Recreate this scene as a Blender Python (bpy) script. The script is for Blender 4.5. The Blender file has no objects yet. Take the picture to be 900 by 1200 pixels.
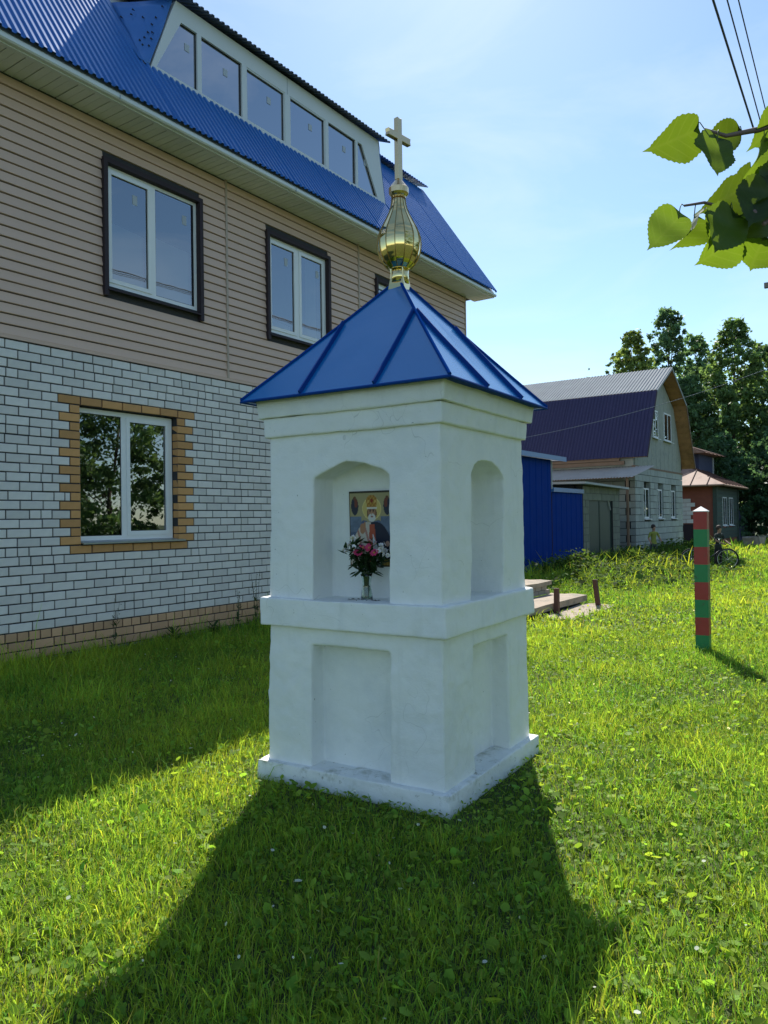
import bpy, bmesh, math, random
import numpy as np
from mathutils import Vector, Matrix, noise as mnoise

sc = bpy.context.scene
col = sc.collection
R = math.radians

# ------------------------------------------------------------------ camera
cam = bpy.data.cameras.new('camera')
cam_o = bpy.data.objects.new('camera', cam)
col.objects.link(cam_o)
PITCH, ROLL = 0.01107, 0.01446
Fv = Vector((0, math.cos(PITCH), math.sin(PITCH)))
R0 = Vector((1, 0, 0)); U0 = R0.cross(Fv)
Rv = math.cos(ROLL) * R0 - math.sin(ROLL) * U0
Uv = math.sin(ROLL) * R0 + math.cos(ROLL) * U0
m = Matrix((Rv, Uv, -Fv)).transposed().to_4x4()
m.translation = Vector((0, 0, 1.5))
cam_o.matrix_world = m
cam.sensor_fit = 'VERTICAL'; cam.sensor_height = 24.0; cam.lens = 24.0 * 887.5 / 1200.0
cam.clip_start = 0.05; cam.clip_end = 2000
sc.camera = cam_o

# ------------------------------------------------------------------ sky, sun, exposure
SUN_AZ = 5.4      # degrees to the right of straight ahead
SUN_EL = 45.6
w = bpy.data.worlds.new('World'); sc.world = w; w.use_nodes = True
nt = w.node_tree; nt.nodes.clear()
sky = nt.nodes.new('ShaderNodeTexSky'); sky.sky_type = 'NISHITA'; sky.sun_disc = False
sky.sun_elevation = R(SUN_EL); sky.sun_rotation = R(SUN_AZ)
sky.altitude = 100; sky.air_density = 1.0; sky.dust_density = 0.25; sky.ozone_density = 1.5
bg = nt.nodes.new('ShaderNodeBackground'); bg.inputs['Strength'].default_value = 0.102
out = nt.nodes.new('ShaderNodeOutputWorld')
tint = nt.nodes.new('ShaderNodeMix'); tint.data_type = 'RGBA'; tint.blend_type = 'MULTIPLY'; tint.inputs[0].default_value = 1.0
tint.inputs[7].default_value = (.91, 1.02, 1.05, 1)
nt.links.new(sky.outputs[0], tint.inputs[6]); 
wtc = nt.nodes.new('ShaderNodeTexCoord'); wmp = nt.nodes.new('ShaderNodeMapping'); wmp.inputs['Scale'].default_value = (1.0, 1.6, 4.5)
wno = nt.nodes.new('ShaderNodeTexNoise'); wno.inputs['Scale'].default_value = 2.1; wno.inputs['Detail'].default_value = 9; wno.inputs['Roughness'].default_value = .6; wno.inputs['Distortion'].default_value = .6
wra = nt.nodes.new('ShaderNodeValToRGB'); wra.color_ramp.elements[0].position = .46; wra.color_ramp.elements[0].color = (0, 0, 0, 1); wra.color_ramp.elements[1].position = .80; wra.color_ramp.elements[1].color = (.34, .34, .34, 1)
wmx = nt.nodes.new('ShaderNodeMix'); wmx.data_type = 'RGBA'; wmx.inputs[7].default_value = (6.0, 6.6, 7.2, 1)      # thin high cloud all over the sky
nt.links.new(wtc.outputs['Generated'], wmp.inputs[0]); nt.links.new(wmp.outputs[0], wno.inputs['Vector']); nt.links.new(wno.outputs['Fac'], wra.inputs[0]); nt.links.new(wra.outputs[0], wmx.inputs[0])
nt.links.new(tint.outputs[2], wmx.inputs[6]); nt.links.new(wmx.outputs[2], bg.inputs[0]); nt.links.new(bg.outputs[0], out.inputs[0])
sl = bpy.data.lights.new('sun', 'SUN'); sl.energy = 4.6; sl.angle = R(0.53); sl.color = (1.0, 0.95, 0.86)
so = bpy.data.objects.new('sun', sl); col.objects.link(so)
sdir = Vector((math.sin(R(SUN_AZ)) * math.cos(R(SUN_EL)), math.cos(R(SUN_AZ)) * math.cos(R(SUN_EL)), math.sin(R(SUN_EL))))
so.rotation_euler = sdir.to_track_quat('Z', 'Y').to_euler()
so.location = (0, 20, 30)
sc.view_settings.view_transform = 'Standard'; sc.view_settings.look = 'None'
sc.view_settings.exposure = 0.72; sc.view_settings.gamma = 1.0
sc.view_settings.use_curve_mapping = False

# ------------------------------------------------------------------ helpers
rng = random.Random(7)

class NT:
    def __init__(s, name):
        s.m = bpy.data.materials.new(name); s.m.use_nodes = True
        s.t = s.m.node_tree; s.t.nodes.clear()
        s.out = s.n('ShaderNodeOutputMaterial')
    def n(s, k, **kw):
        nd = s.t.nodes.new(k)
        for a, b in kw.items(): setattr(nd, a, b)
        return nd
    def l(s, a, b): s.t.links.new(a, b)
    def math(s, op, a, b=None, c=None):
        nd = s.n('ShaderNodeMath', operation=op)
        for i, v in enumerate((a, b, c)):
            if v is None: continue
            if isinstance(v, (int, float)): nd.inputs[i].default_value = v
            else: s.l(v, nd.inputs[i])
        return nd.outputs[0]
    def noise(s, vec, scale, detail=4, rough=.55):
        nd = s.n('ShaderNodeTexNoise'); nd.inputs['Scale'].default_value = scale
        nd.inputs['Detail'].default_value = detail; nd.inputs['Roughness'].default_value = rough
        s.l(vec, nd.inputs['Vector']); return nd.outputs['Fac']
    def ramp(s, fac, stops):
        nd = s.n('ShaderNodeValToRGB'); cr = nd.color_ramp
        while len(cr.elements) < len(stops): cr.elements.new(.5)
        for e, (p, c) in zip(cr.elements, stops):
            e.position = p; e.color = (c[0], c[1], c[2], 1) if not isinstance(c, (int, float)) else (c, c, c, 1)
        s.l(fac, nd.inputs[0]); return nd.outputs[0]
    def mix(s, fac, a, b, mode='MIX'):
        nd = s.n('ShaderNodeMix', data_type='RGBA', blend_type=mode)
        for sock, v in ((nd.inputs[0], fac), (nd.inputs[6], a), (nd.inputs[7], b)):
            if isinstance(v, (int, float)): sock.default_value = v
            elif isinstance(v, tuple): sock.default_value = (v[0], v[1], v[2], 1)
            else: s.l(v, sock)
        return nd.outputs[2]

def rnd_socket(T):
    oi = T.n('ShaderNodeObjectInfo'); ge = T.n('ShaderNodeNewGeometry')
    return T.math('FRACT', T.math('ADD', oi.outputs['Random'], ge.outputs['Random Per Island']))

def M(name, c, rough=.6, metal=0., var=.15, vs=3., bump=0., bs=40., rnd=0., c2=None, c2t=(.55, .7), c2s=2.5, spec=.5, rvar=.0):
    T = NT(name); tc = T.n('ShaderNodeTexCoord'); vec = tc.outputs['Object']
    p = T.n('ShaderNodeBsdfPrincipled')
    n1 = T.noise(vec, vs, 6)
    f = T.math('MULTIPLY_ADD', n1, 2 * var, 1 - var)
    if rnd: f = T.math('MULTIPLY', f, T.math('MULTIPLY_ADD', rnd_socket(T), 2 * rnd, 1 - rnd))
    base = (c[0], c[1], c[2])
    if c2 is not None:
        n2 = T.noise(vec, c2s, 7, .6)
        base = T.mix(T.ramp(n2, [(c2t[0], 0.), (c2t[1], 1.)]), base, c2)
    cr = T.n('ShaderNodeCombineColor'); [T.l(f, cr.inputs[i]) for i in range(3)]
    T.l(T.mix(1., base, cr.outputs[0], 'MULTIPLY'), p.inputs['Base Color'])
    if rvar: T.l(T.math('MULTIPLY_ADD', n1, rvar, rough - rvar / 2), p.inputs['Roughness'])
    else: p.inputs['Roughness'].default_value = rough
    p.inputs['Metallic'].default_value = metal
    p.inputs['Specular IOR Level'].default_value = spec
    if bump:
        b = T.n('ShaderNodeBump'); b.inputs['Strength'].default_value = bump; b.inputs['Distance'].default_value = .01
        T.l(T.noise(vec, bs, 5), b.inputs['Height']); T.l(b.outputs[0], p.inputs['Normal'])
    T.l(p.outputs[0], T.out.inputs[0])
    return T.m

def leafmat(name, c, tr, attr=True, rough=.5, trans=.45, hv=.25, spec=.2):
    T = NT(name)
    d = T.n('ShaderNodeBsdfPrincipled'); d.inputs['Roughness'].default_value = rough
    d.inputs['Specular IOR Level'].default_value = spec
    t = T.n('ShaderNodeBsdfTranslucent')
    if attr:
        a = T.n('ShaderNodeAttribute', attribute_name='tint')
        T.l(T.mix(1., c, a.outputs['Color'], 'MULTIPLY'), d.inputs['Base Color'])
        T.l(T.mix(1., tr, a.outputs['Color'], 'MULTIPLY'), t.inputs['Color'])
    else:
        oi = T.n('ShaderNodeObjectInfo')
        f = T.math('MULTIPLY_ADD', oi.outputs['Random'], 2 * hv, 1 - hv)
        cr = T.n('ShaderNodeCombineColor'); [T.l(f, cr.inputs[i]) for i in range(3)]
        T.l(T.mix(1., c, cr.outputs[0], 'MULTIPLY'), d.inputs['Base Color'])
        T.l(T.mix(1., tr, cr.outputs[0], 'MULTIPLY'), t.inputs['Color'])
    mx = T.n('ShaderNodeMixShader'); mx.inputs[0].default_value = trans
    T.l(d.outputs[0], mx.inputs[1]); T.l(t.outputs[0], mx.inputs[2]); T.l(mx.outputs[0], T.out.inputs[0])
    return T.m

def glassmat(name, tint=(.015, .018, .022), ior=2.0, rough=.01, gl=.95):
    T = NT(name)
    g = T.n('ShaderNodeBsdfGlossy'); g.inputs['Roughness'].default_value = rough
    g.inputs['Color'].default_value = (gl, gl * 1.01, gl * 1.04, 1)
    d = T.n('ShaderNodeBsdfDiffuse'); d.inputs['Color'].default_value = (*tint, 1)
    fr = T.n('ShaderNodeFresnel'); fr.inputs['IOR'].default_value = ior
    tc = T.n('ShaderNodeTexCoord')
    b = T.n('ShaderNodeBump'); b.inputs['Strength'].default_value = .03; b.inputs['Distance'].default_value = .02
    T.l(T.noise(tc.outputs['Object'], 1.3, 2), b.inputs['Height']); T.l(b.outputs[0], g.inputs['Normal'])
    mx = T.n('ShaderNodeMixShader'); T.l(fr.outputs[0], mx.inputs[0])
    T.l(d.outputs[0], mx.inputs[1]); T.l(g.outputs[0], mx.inputs[2]); T.l(mx.outputs[0], T.out.inputs[0])
    return T.m

class MB:
    """collects geometry for one mesh object"""
    def __init__(s): s.v = []; s.f = []; s.mi = []
    def add(s, vs, fs, mi=0):
        o = len(s.v); s.v += [tuple(v) for v in vs]; s.f += [tuple(i + o for i in f) for f in fs]; s.mi += [mi] * len(fs); return s
    def box(s, a, b, mi=0):
        x0, x1 = sorted((a[0], b[0])); y0, y1 = sorted((a[1], b[1])); z0, z1 = sorted((a[2], b[2]))
        return s.add([(x0, y0, z0), (x1, y0, z0), (x1, y1, z0), (x0, y1, z0), (x0, y0, z1), (x1, y0, z1), (x1, y1, z1), (x0, y1, z1)],
                     [(0, 3, 2, 1), (4, 5, 6, 7), (0, 1, 5, 4), (1, 2, 6, 5), (2, 3, 7, 6), (3, 0, 4, 7)], mi)
    def prism(s, poly, vec, mi=0):
        n_ = len(poly); v = Vector(vec); a = [Vector(p) for p in poly]; b = [p + v for p in a]
        return s.add(a + b, [tuple(reversed(range(n_))), tuple(range(n_, 2 * n_))] + [(i, (i + 1) % n_, n_ + (i + 1) % n_, n_ + i) for i in range(n_)], mi)
    def tube(s, pts, r, k=8, mi=0, cap=True):
        pts = [Vector(p) for p in pts]; rs = r if isinstance(r, (list, tuple)) else [r] * len(pts)
        vs = []; fs = []; up = None
        for i, p in enumerate(pts):
            d = (pts[min(i + 1, len(pts) - 1)] - pts[max(i - 1, 0)]).normalized()
            if up is None: up = Vector((0, 0, 1)) if abs(d.z) < .9 else Vector((1, 0, 0))
            a = d.cross(up).normalized(); up = a.cross(d).normalized()
            for j in range(k):
                q = 2 * math.pi * j / k; vs.append(p + (a * math.cos(q) + up * math.sin(q)) * rs[i])
        for i in range(len(pts) - 1):
            for j in range(k): fs.append((i * k + j, i * k + (j + 1) % k, (i + 1) * k + (j + 1) % k, (i + 1) * k + j))
        if cap: fs.append(tuple(reversed(range(k)))); fs.append(tuple((len(pts) - 1) * k + j for j in range(k)))
        return s.add(vs, fs, mi)
    def lathe(s, prof, k=24, c=(0, 0, 0), mi=0, ph=0.):
        vs = []; fs = []
        for r_, z_ in prof:
            for j in range(k):
                q = 2 * math.pi * j / k + ph; vs.append((c[0] + r_ * math.cos(q), c[1] + r_ * math.sin(q), c[2] + z_))
        n_ = len(prof)
        for i in range(n_ - 1):
            for j in range(k): fs.append((i * k + j, i * k + (j + 1) % k, (i + 1) * k + (j + 1) % k, (i + 1) * k + j))
        fs.append(tuple(reversed(range(k)))); fs.append(tuple((n_ - 1) * k + j for j in range(k)))
        return s.add(vs, fs, mi)
    def mesh(s, name, mats, smooth=False):
        me = bpy.data.meshes.new(name); me.from_pydata(s.v, [], s.f)
        for m_ in (mats if isinstance(mats, (list, tuple)) else [mats]): me.materials.append(m_)
        if any(s.mi): me.polygons.foreach_set('material_index', s.mi)
        if smooth: me.polygons.foreach_set('use_smooth', [True] * len(me.polygons))
        me.update(); return me
    def build(s, name, mats, parent=None, smooth=False): return obj(name, s.mesh(name, mats, smooth), parent)

def obj(name, me, parent=None, loc=None):
    o = bpy.data.objects.new(name, me); col.objects.link(o)
    if parent is not None: o.parent = parent
    if loc is not None: o.location = loc
    return o
def tag(o, label=None, cat=None, group=None, kind=None):
    for k, v in (('label', label), ('category', cat), ('group', group), ('kind', kind)):
        if v: o[k] = v
    return o
def empty(name, loc, rz=0., label=None, cat=None, group=None):
    o = bpy.data.objects.new(name, None); col.objects.link(o); o.location = loc; o.rotation_euler = (0, 0, rz)
    o.empty_display_size = .2
    return tag(o, label, cat, group)
def children(o): return [c for c in bpy.data.objects if c.parent == o]
def copy_tree(o, parent=None):
    c = o.copy(); col.objects.link(c)
    if parent is not None: c.parent = parent
    for ch in children(o): copy_tree(ch, c)
    return c
def bake(o, name=None):
    dg = bpy.context.evaluated_depsgraph_get(); me = bpy.data.meshes.new_from_object(o.evaluated_get(dg))
    o.modifiers.clear(); o.data = me
    if name: me.name = name
    return o

# street frame: u runs along the street away to the right, w points out to the street
YA = R(34.64)
A0 = Vector((-4.0024, 7.8647, 0))
tv = Vector((math.sin(YA), math.cos(YA), 0)); nv = Vector((math.cos(YA), -math.sin(YA), 0))
PHI = math.pi / 2 - YA
def S(u, w_, z=0.): return A0 + tv * u + nv * w_ + Vector((0, 0, z))

# ------------------------------------------------------------------ materials
def plastermat(name, dirt):
    T = NT(name); tc = T.n('ShaderNodeTexCoord'); v = tc.outputs['Object']; p = T.n('ShaderNodeBsdfPrincipled'); p.inputs['Roughness'].default_value = .8; p.inputs['Specular IOR Level'].default_value = .3
    c = T.mix(T.ramp(T.noise(v, 2.6, 8, .65), [(.45, 0.), (.72, 1.)]), (.80, .81, .785), (.70, .725, .72))
    mp = T.n('ShaderNodeMapping'); mp.inputs['Scale'].default_value = (9, 9, 1.1); T.l(v, mp.inputs[0])
    c = T.mix(T.math('MULTIPLY', T.ramp(T.noise(mp.outputs[0], 1.2, 6), [(.58, 0.), (.75, 1.)]), .35), c, (.58, .60, .57))          # rain streaks
    c = T.mix(T.ramp(T.noise(v, 55, 3), [(.735, 0.), (.76, 1.)]), c, (.30, .30, .28))                                                 # specks
    vo = T.n('ShaderNodeTexVoronoi', feature='DISTANCE_TO_EDGE'); vo.inputs['Scale'].default_value = 2.3
    wv = T.n('ShaderNodeTexNoise'); wv.inputs['Scale'].default_value = 4; T.l(v, wv.inputs[0])
    ad = T.n('ShaderNodeVectorMath', operation='MULTIPLY_ADD'); T.l(wv.outputs['Color'], ad.inputs[0]); ad.inputs[1].default_value = (.5, .5, .5); T.l(v, ad.inputs[2]); T.l(ad.outputs[0], vo.inputs['Vector'])
    crk = T.math('MULTIPLY', T.ramp(vo.outputs['Distance'], [(.0, 1.), (.004, 0.)]), T.ramp(T.noise(v, 1.7, 3), [(.52, 0.), (.60, 1.)]))
    c = T.mix(T.math('MULTIPLY', crk, .55), c, (.35, .36, .34))
    if dirt:
        c = T.mix(T.ramp(T.noise(v, 7, 8, .7), [(.52, 0.), (.68, 1.)]), c, (.46, .47, .40))
        c = T.mix(T.ramp(T.noise(v, 16, 6, .7), [(.60, 0.), (.70, 1.)]), c, (.25, .25, .19))
    T.l(c, p.inputs['Base Color'])
    b = T.n('ShaderNodeBump'); b.inputs['Strength'].default_value = .55 if dirt else .32; b.inputs['Distance'].default_value = .012
    T.l(T.noise(v, 13, 8, .62), b.inputs['Height'])
    b2 = T.n('ShaderNodeBump'); b2.inputs['Strength'].default_value = .4; b2.inputs['Distance'].default_value = .004; T.l(T.noise(v, 90, 4), b2.inputs['Height']); T.l(b.outputs[0], b2.inputs['Normal'])
    T.l(b2.outputs[0], p.inputs['Normal']); T.l(p.outputs[0], T.out.inputs[0]); return T.m
m_white = plastermat('white_limewash', False)
m_whitebase = plastermat('white_limewash_worn', True)
m_blueroof = M('blue_painted_steel', (.008, .145, .40), .20, var=.06, vs=2, spec=.75, bump=.25, bs=3, rvar=.08)
m_blueseam = M('blue_painted_steel_seam', (.006, .05, .25), .6, var=.06, vs=2, spec=.06)
m_hip = M('blue_painted_hip', (.006, .05, .25), .9, var=.06, spec=0.)
m_gold = M('titanium_gold', (.83, .66, .30), .07, 1., var=.04, vs=6)
m_golddark = M('dark_gold_seam', (.38, .27, .10), .3, 1.)
m_goldmat = M('pale_gold_sheet', (.74, .54, .29), .25, 1., var=.05, vs=9)
m_brick = M('white_silicate_brick', (.67, .645, .61), .85, var=.12, vs=9, bump=.4, bs=70, rnd=.10, c2=(.50, .47, .40), c2t=(.60, .80), c2s=1.3)
m_orange = M('ochre_brick', (.55, .29, .11), .85, var=.15, vs=9, bump=.4, bs=70, rnd=.16)
m_tan = M('tan_brick', (.56, .34, .19), .85, var=.16, vs=7, bump=.4, bs=70, rnd=.15, c2=(.30, .25, .20), c2t=(.5, .7), c2s=2)
m_plinth = M('plinth_brick', (.30, .27, .23), .9, var=.2, vs=6, bump=.5, bs=50, rnd=.12)
m_mortar_shade = M('dark_mortar_and_shade', (.04, .04, .043), .95, var=.25, vs=12, bump=.5, bs=60)  # mortar joints, also dark backings coloured as shade behind panes and planks
m_siding = M('beige_vinyl_siding', (.62, .43, .33), .5, var=.04, vs=2, rnd=.035, spec=.4)
m_sidejoint = M('beige_vinyl_joint', (.42, .33, .26), .5, var=.04, spec=.4)
m_pvc = M('white_pvc', (.78, .79, .79), .35, var=.03, vs=2)
m_dormer = M('grey_white_panel', (.60, .63, .63), .5, var=.05, vs=1.5)
m_soffit = M('white_soffit_vinyl', (.66, .68, .64), .5, var=.05, vs=2, rnd=.05)
m_fascia = M('white_fascia', (.62, .65, .62), .45, var=.08, vs=3)
m_trim = M('dark_plum_trim', (.040, .028, .033), .6, var=.08, vs=4, spec=.2)
m_rubber = M('black_gasket', (.02, .02, .022), .6, var=.05)
m_glass = glassmat('window_glass', ior=2.9)
T = NT('clear_pane'); g_ = T.n('ShaderNodeBsdfGlossy'); g_.inputs['Roughness'].default_value = .01; g_.inputs['Color'].default_value = (.92, .97, 1, 1)
t_ = T.n('ShaderNodeBsdfTransparent'); t_.inputs['Color'].default_value = (.72, .78, .78, 1); f_ = T.n('ShaderNodeFresnel'); f_.inputs['IOR'].default_value = 3.4
tc = T.n('ShaderNodeTexCoord'); b_ = T.n('ShaderNodeBump'); b_.inputs['Strength'].default_value = .05; b_.inputs['Distance'].default_value = .02; T.l(T.noise(tc.outputs['Object'], 1.6, 2), b_.inputs['Height']); T.l(b_.outputs[0], g_.inputs['Normal'])
x_ = T.n('ShaderNodeMixShader'); T.l(f_.outputs[0], x_.inputs[0]); T.l(t_.outputs[0], x_.inputs[1]); T.l(g_.outputs[0], x_.inputs[2]); T.l(x_.outputs[0], T.out.inputs[0]); m_clear = T.m
m_blind = M('pale_roller_blind', (.55, .62, .66), .8, var=.05); m_curtain = M('pale_net_curtain', (.50, .56, .55), .9, var=.12, vs=8)
m_glass2 = glassmat('dormer_glass', (.05, .058, .075), 1.5, gl=.42)
m_sill = M('zinc_sill', (.35, .37, .36), .4, .6, var=.15, vs=6)
m_sticker = M('paper_sticker', (.42, .46, .50), .7, var=.05)
m_corr = M('cobalt_corrugated_steel', (.016, .14, .43), .36, .12, var=.08, vs=1.2, spec=.6, rvar=.12)
m_cheek = M('blue_sheet_metal', (.05, .17, .45), .35, .2, var=.12, vs=2, bump=.5, bs=2.5)
m_concrete = M('weathered_concrete', (.36, .29, .22), .9, var=.25, vs=5, bump=.8, bs=25, c2=(.20, .19, .15), c2t=(.5, .7), c2s=4)
m_rust = M('rusty_steel', (.11, .05, .035), .8, var=.3, vs=15, bump=.4, bs=60)
m_red = M('red_gloss_paint', (.33, .028, .022), .5, var=.15, vs=8, c2=(.15, .05, .035), c2t=(.60, .70), c2s=14, bump=.4, bs=18)
m_green = M('green_gloss_paint', (.008, .20, .062), .5, var=.15, vs=8, c2=(.03, .09, .04), c2t=(.60, .70), c2s=14, bump=.4, bs=18)
m_whitep = M('white_gloss_paint', (.78, .74, .72), .5, var=.08, vs=8)
m_bluefence = M('deep_blue_sheet', (.004, .036, .24), .6, .0, var=.14, vs=3, bump=.2, bs=2.2, spec=.02)
m_bluetrim = M('light_blue_trim', (.03, .15, .40), .35, var=.1)
m_block = M('grey_gas_block', (.36, .38, .35), .9, var=.14, vs=5, bump=.4, bs=30, rnd=.12)
m_garage = M('grey_cinder_block', (.19, .20, .155), .9, var=.2, vs=4, bump=.4, bs=30, rnd=.12)
m_gdoor = M('dark_green_steel', (.009, .033, .027), .5, var=.2, vs=2, spec=.5)
m_slate = M('grey_roof_slab', (.42, .43, .42), .7, var=.2, vs=3)
m_plumroof = M('dark_plum_corrugated', (.040, .032, .085), .45, .1, var=.1, vs=2)
m_slateblue = M('slate_blue_corrugated', (.13, .15, .19), .45, .1, var=.1, vs=2)
m_galv = M('galvanised_corrugated', (.34, .355, .36), .85, .0, var=.15, vs=2, spec=.05)
m_awning = M('awning_sheet', (.47, .43, .38), .5, .3, var=.2, vs=3)
m_osb = M('grey_weathered_boarding', (.33, .34, .29), .85, var=.18, vs=3, bump=.3, bs=20, c2=(.25, .27, .24), c2t=(.5, .65), c2s=6)
m_ply = M('raw_pine_soffit', (.40, .20, .08), .7, var=.25, vs=4, c2=(.28, .14, .05), c2t=(.5, .7), c2s=5, rnd=.15)
m_beam = M('brown_timber', (.22, .14, .09), .8, var=.25, vs=4)
m_brownroof = M('rust_brown_roof', (.36, .20, .135), .7, .0, var=.2, vs=2, rnd=.1, rvar=.1, c2=(.22, .11, .07), c2t=(.5, .7))
m_redwall = M('red_brown_wall', (.26, .075, .045), .8, var=.2, vs=5, bump=.3, bs=30)
m_darkwood = M('dark_green_timber', (.05, .075, .06), .7, var=.25, vs=6, rnd=.2)
m_bluewood = M('dark_blue_timber', (.045, .05, .10), .7, var=.2, vs=4)
m_bark = M('grey_brown_bark', (.11, .085, .06), .9, var=.35, vs=6, bump=.8, bs=12)
m_twig = M('twig_bark', (.16, .11, .10), .7, var=.2, vs=20)
m_cable = M('black_cable', (.03, .03, .032), .6)
m_cablew = M('pale_cable', (.30, .29, .31), .5)
m_pole = M('grey_timber_pole', (.22, .19, .16), .9, var=.25, vs=5)

# ground
T = NT('meadow_soil'); tc = T.n('ShaderNodeTexCoord'); v_ = tc.outputs['Object']
p_ = T.n('ShaderNodeBsdfPrincipled'); p_.inputs['Roughness'].default_value = .95
c_ = T.mix(T.ramp(T.noise(v_, .9, 8), [(.35, 0.), (.65, 1.)]), (.045, .070, .014), (.075, .105, .022))
c_ = T.mix(T.ramp(T.noise(v_, 14, 6), [(.45, 0.), (.62, 1.)]), c_, (.035, .040, .014))
T.l(c_, p_.inputs['Base Color'])
b_ = T.n('ShaderNodeBump'); b_.inputs['Strength'].default_value = 1.; b_.inputs['Distance'].default_value = .03
T.l(T.noise(v_, 25, 6), b_.inputs['Height']); T.l(b_.outputs[0], p_.inputs['Normal'])
T.l(p_.outputs[0], T.out.inputs[0]); m_ground = T.m
m_grass = leafmat('grass_blades', (.175, .285, .036), (.41, .60, .042), trans=.45, rough=.6, spec=.15)

# ------------------------------------------------------------------ setting: ground
g = MB().add([(-500, -500, 0), (500, -500, 0), (500, 700, 0), (-500, 700, 0)], [(0, 1, 2, 3)]).build('ground', m_ground)
tag(g, kind='structure', label='flat meadow ground under the lawn', cat='ground')

# ================================================================== HOUSE WITH BLUE ROOF
H1 = empty('brick_house', A0, PHI, 'two storey house of white brick and beige siding under a blue corrugated mansard roof', 'house')
U0_, U1_ = -2.0, 10.25
def P(u, w_, z): return (u, -w_, z)
def lbox(mb, u0, u1, w0, w1, z0, z1, mi=0): return mb.box(P(u0, w0, z0), P(u1, w1, z1), mi)

core = MB()
lbox(core, U0_ + .02, U1_ - .02, -.22, -9.8, -.2, 6.30)
core.build('wall_core', m_mortar_shade, H1)  # its dark colour stands for unlit rooms behind the upper panes
# end wall cladding (siding above, brick below)
ew = MB(); lbox(ew, U1_ - .018, U1_, -.005, -9.8, 3.52, 6.30); ew.build('end_wall_siding', m_siding, H1)
# --- brick storey
OP = (.95, 2.36, 1.27, 2.87)           # lower window opening
bw = MB()
for (a, b, c, d) in ((U0_, OP[0], -.2, 3.5), (OP[1], U1_, -.2, 3.5), (OP[0], OP[1], -.2, OP[2]), (OP[0], OP[1], OP[3], 3.5)):
    lbox(bw, a, b, -.012, -.21, c, d)
brick_wall = bw.build('brick_wall', m_mortar_shade, H1)
JT = .014
def brick_mesh(L, name, mt, h=.0865, D=.10):
    mb = MB(); e = .004
    x0, x1, z0, z1 = 0, L, 0, h
    vs = [(x0, D, z0), (x1, D, z0), (x1, D, z1), (x0, D, z1),
          (x0, e, z0), (x1, e, z0), (x1, e, z1), (x0, e, z1),
          (x0 + e, 0, z0 + e), (x1 - e, 0, z0 + e), (x1 - e, 0, z1 - e), (x0 + e, 0, z1 - e)]
    fs = [(8, 9, 10, 11)]
    for a, b in ((4, 8),):
        for i in range(4): fs.append((4 + i, 4 + (i + 1) % 4, 8 + (i + 1) % 4, 8 + i))
    for i in range(4): fs.append((i, (i + 1) % 4, 4 + (i + 1) % 4, 4 + i))
    return mb.add(vs, fs)
_bm = {}
def place_brick(u0, u1, z0, mt, name, sep):
    L = round(u1 - u0, 3)
    if sep:
        key = (L, mt.name)
        if key not in _bm: _bm[key] = brick_mesh(L, name, mt).mesh('brick', mt)
        o = obj(name, _bm[key], brick_wall, (u0, rng.uniform(-.0035, .0015), z0 + rng.uniform(-.0015, .0015)))
        o.rotation_euler = (rng.uniform(-.01, .01), rng.uniform(-.006, .006), rng.uniform(-.006, .006))
    else:
        mb = brick_mesh(L, name, mt); dy = rng.uniform(-.003, .002)
        rest[mt.name].add([(x + u0, y + dy, z + z0) for x, y, z in mb.v], mb.f)
rest = {m_brick.name: MB(), m_tan.name: MB(), m_plinth.name: MB()}
white = []
def row(z0, shift, mt, halves=0., blocked=()):
    u = U0_ + JT / 2 - shift; pend = []
    while u < U1_ - .02:
        if pend: L = pend.pop()
        else:
            L = .247
            if rng.random() < halves: L = .1165; pend.append(.1165)
        u1 = u + L; a, b = max(u, U0_ + .002), min(u1, U1_ - .002)
        segs = [(a, b)]
        for q0, q1 in blocked:
            ns = []
            for s0, s1 in segs:
                if q1 <= s0 or q0 >= s1: ns.append((s0, s1))
                else:
                    if q0 - JT - s0 > .035: ns.append((s0, q0 - JT))
                    if s1 - q1 - JT > .035: ns.append((q1 + JT, s1))
            segs = ns
        for s0, s1 in segs:
            if s1 - s0 > .03: white.append((round(s0, 3), round(s1, 3), z0, mt))
        u = u1 + JT
row(-.025, .05, m_plinth); row(.075, .17, m_tan, .08); row(.175, .0, m_tan, .04); row(.275, .03, m_tan, 1.0)
trim_rows = []
for k in range(31):
    z0 = .375 + .1 * k
    blocked = []
    kk = k - 9                                   # course 0 beside the opening
    if 0 <= kk < 16:
        l = .25 if kk % 2 == 0 else .12; 
        trim_rows.append((OP[0] - l, OP[0], z0)); trim_rows.append((OP[1], OP[1] + l, z0))
        blocked = [(OP[0] - l, OP[1] + l)]
    if kk == 16:
        blocked = [(.69, 2.64)]; n7 = 7; q = (2.64 - .69 + JT) / n7
        for i in range(n7): trim_rows.append((.69 + i * q, .69 + (i + 1) * q - JT, z0))
    if kk == -1:
        blocked = [(.82, 2.50)]; q = (2.50 - .82 + JT) / 6.
        for i in range(6): trim_rows.append((.82 + i * q, .82 + (i + 1) * q - JT, z0))
    row(z0, (.13 if k % 2 else 0) + rng.uniform(-.02, .02), m_brick, .45 if k in (21, 27) else .06, blocked)
white.sort(key=lambda b: abs(b[0] - .35) if b[0] > -.3 else 50 + abs(b[0]))
for i, (a, b, z0, mt) in enumerate(white): place_brick(a, b, z0, mt, 'brick', i < 300)
for (a, b, z0) in trim_rows:
    o_ = place_brick(round(a, 3), round(b, 3), z0, m_orange, 'trim_brick', True)
for k_, nm in ((m_brick, 'brick_field'), (m_tan, 'tan_brick_field'), (m_plinth, 'plinth_brick_field')):
    tag(rest[k_.name].build(nm, k_, brick_wall), kind='stuff')

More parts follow.
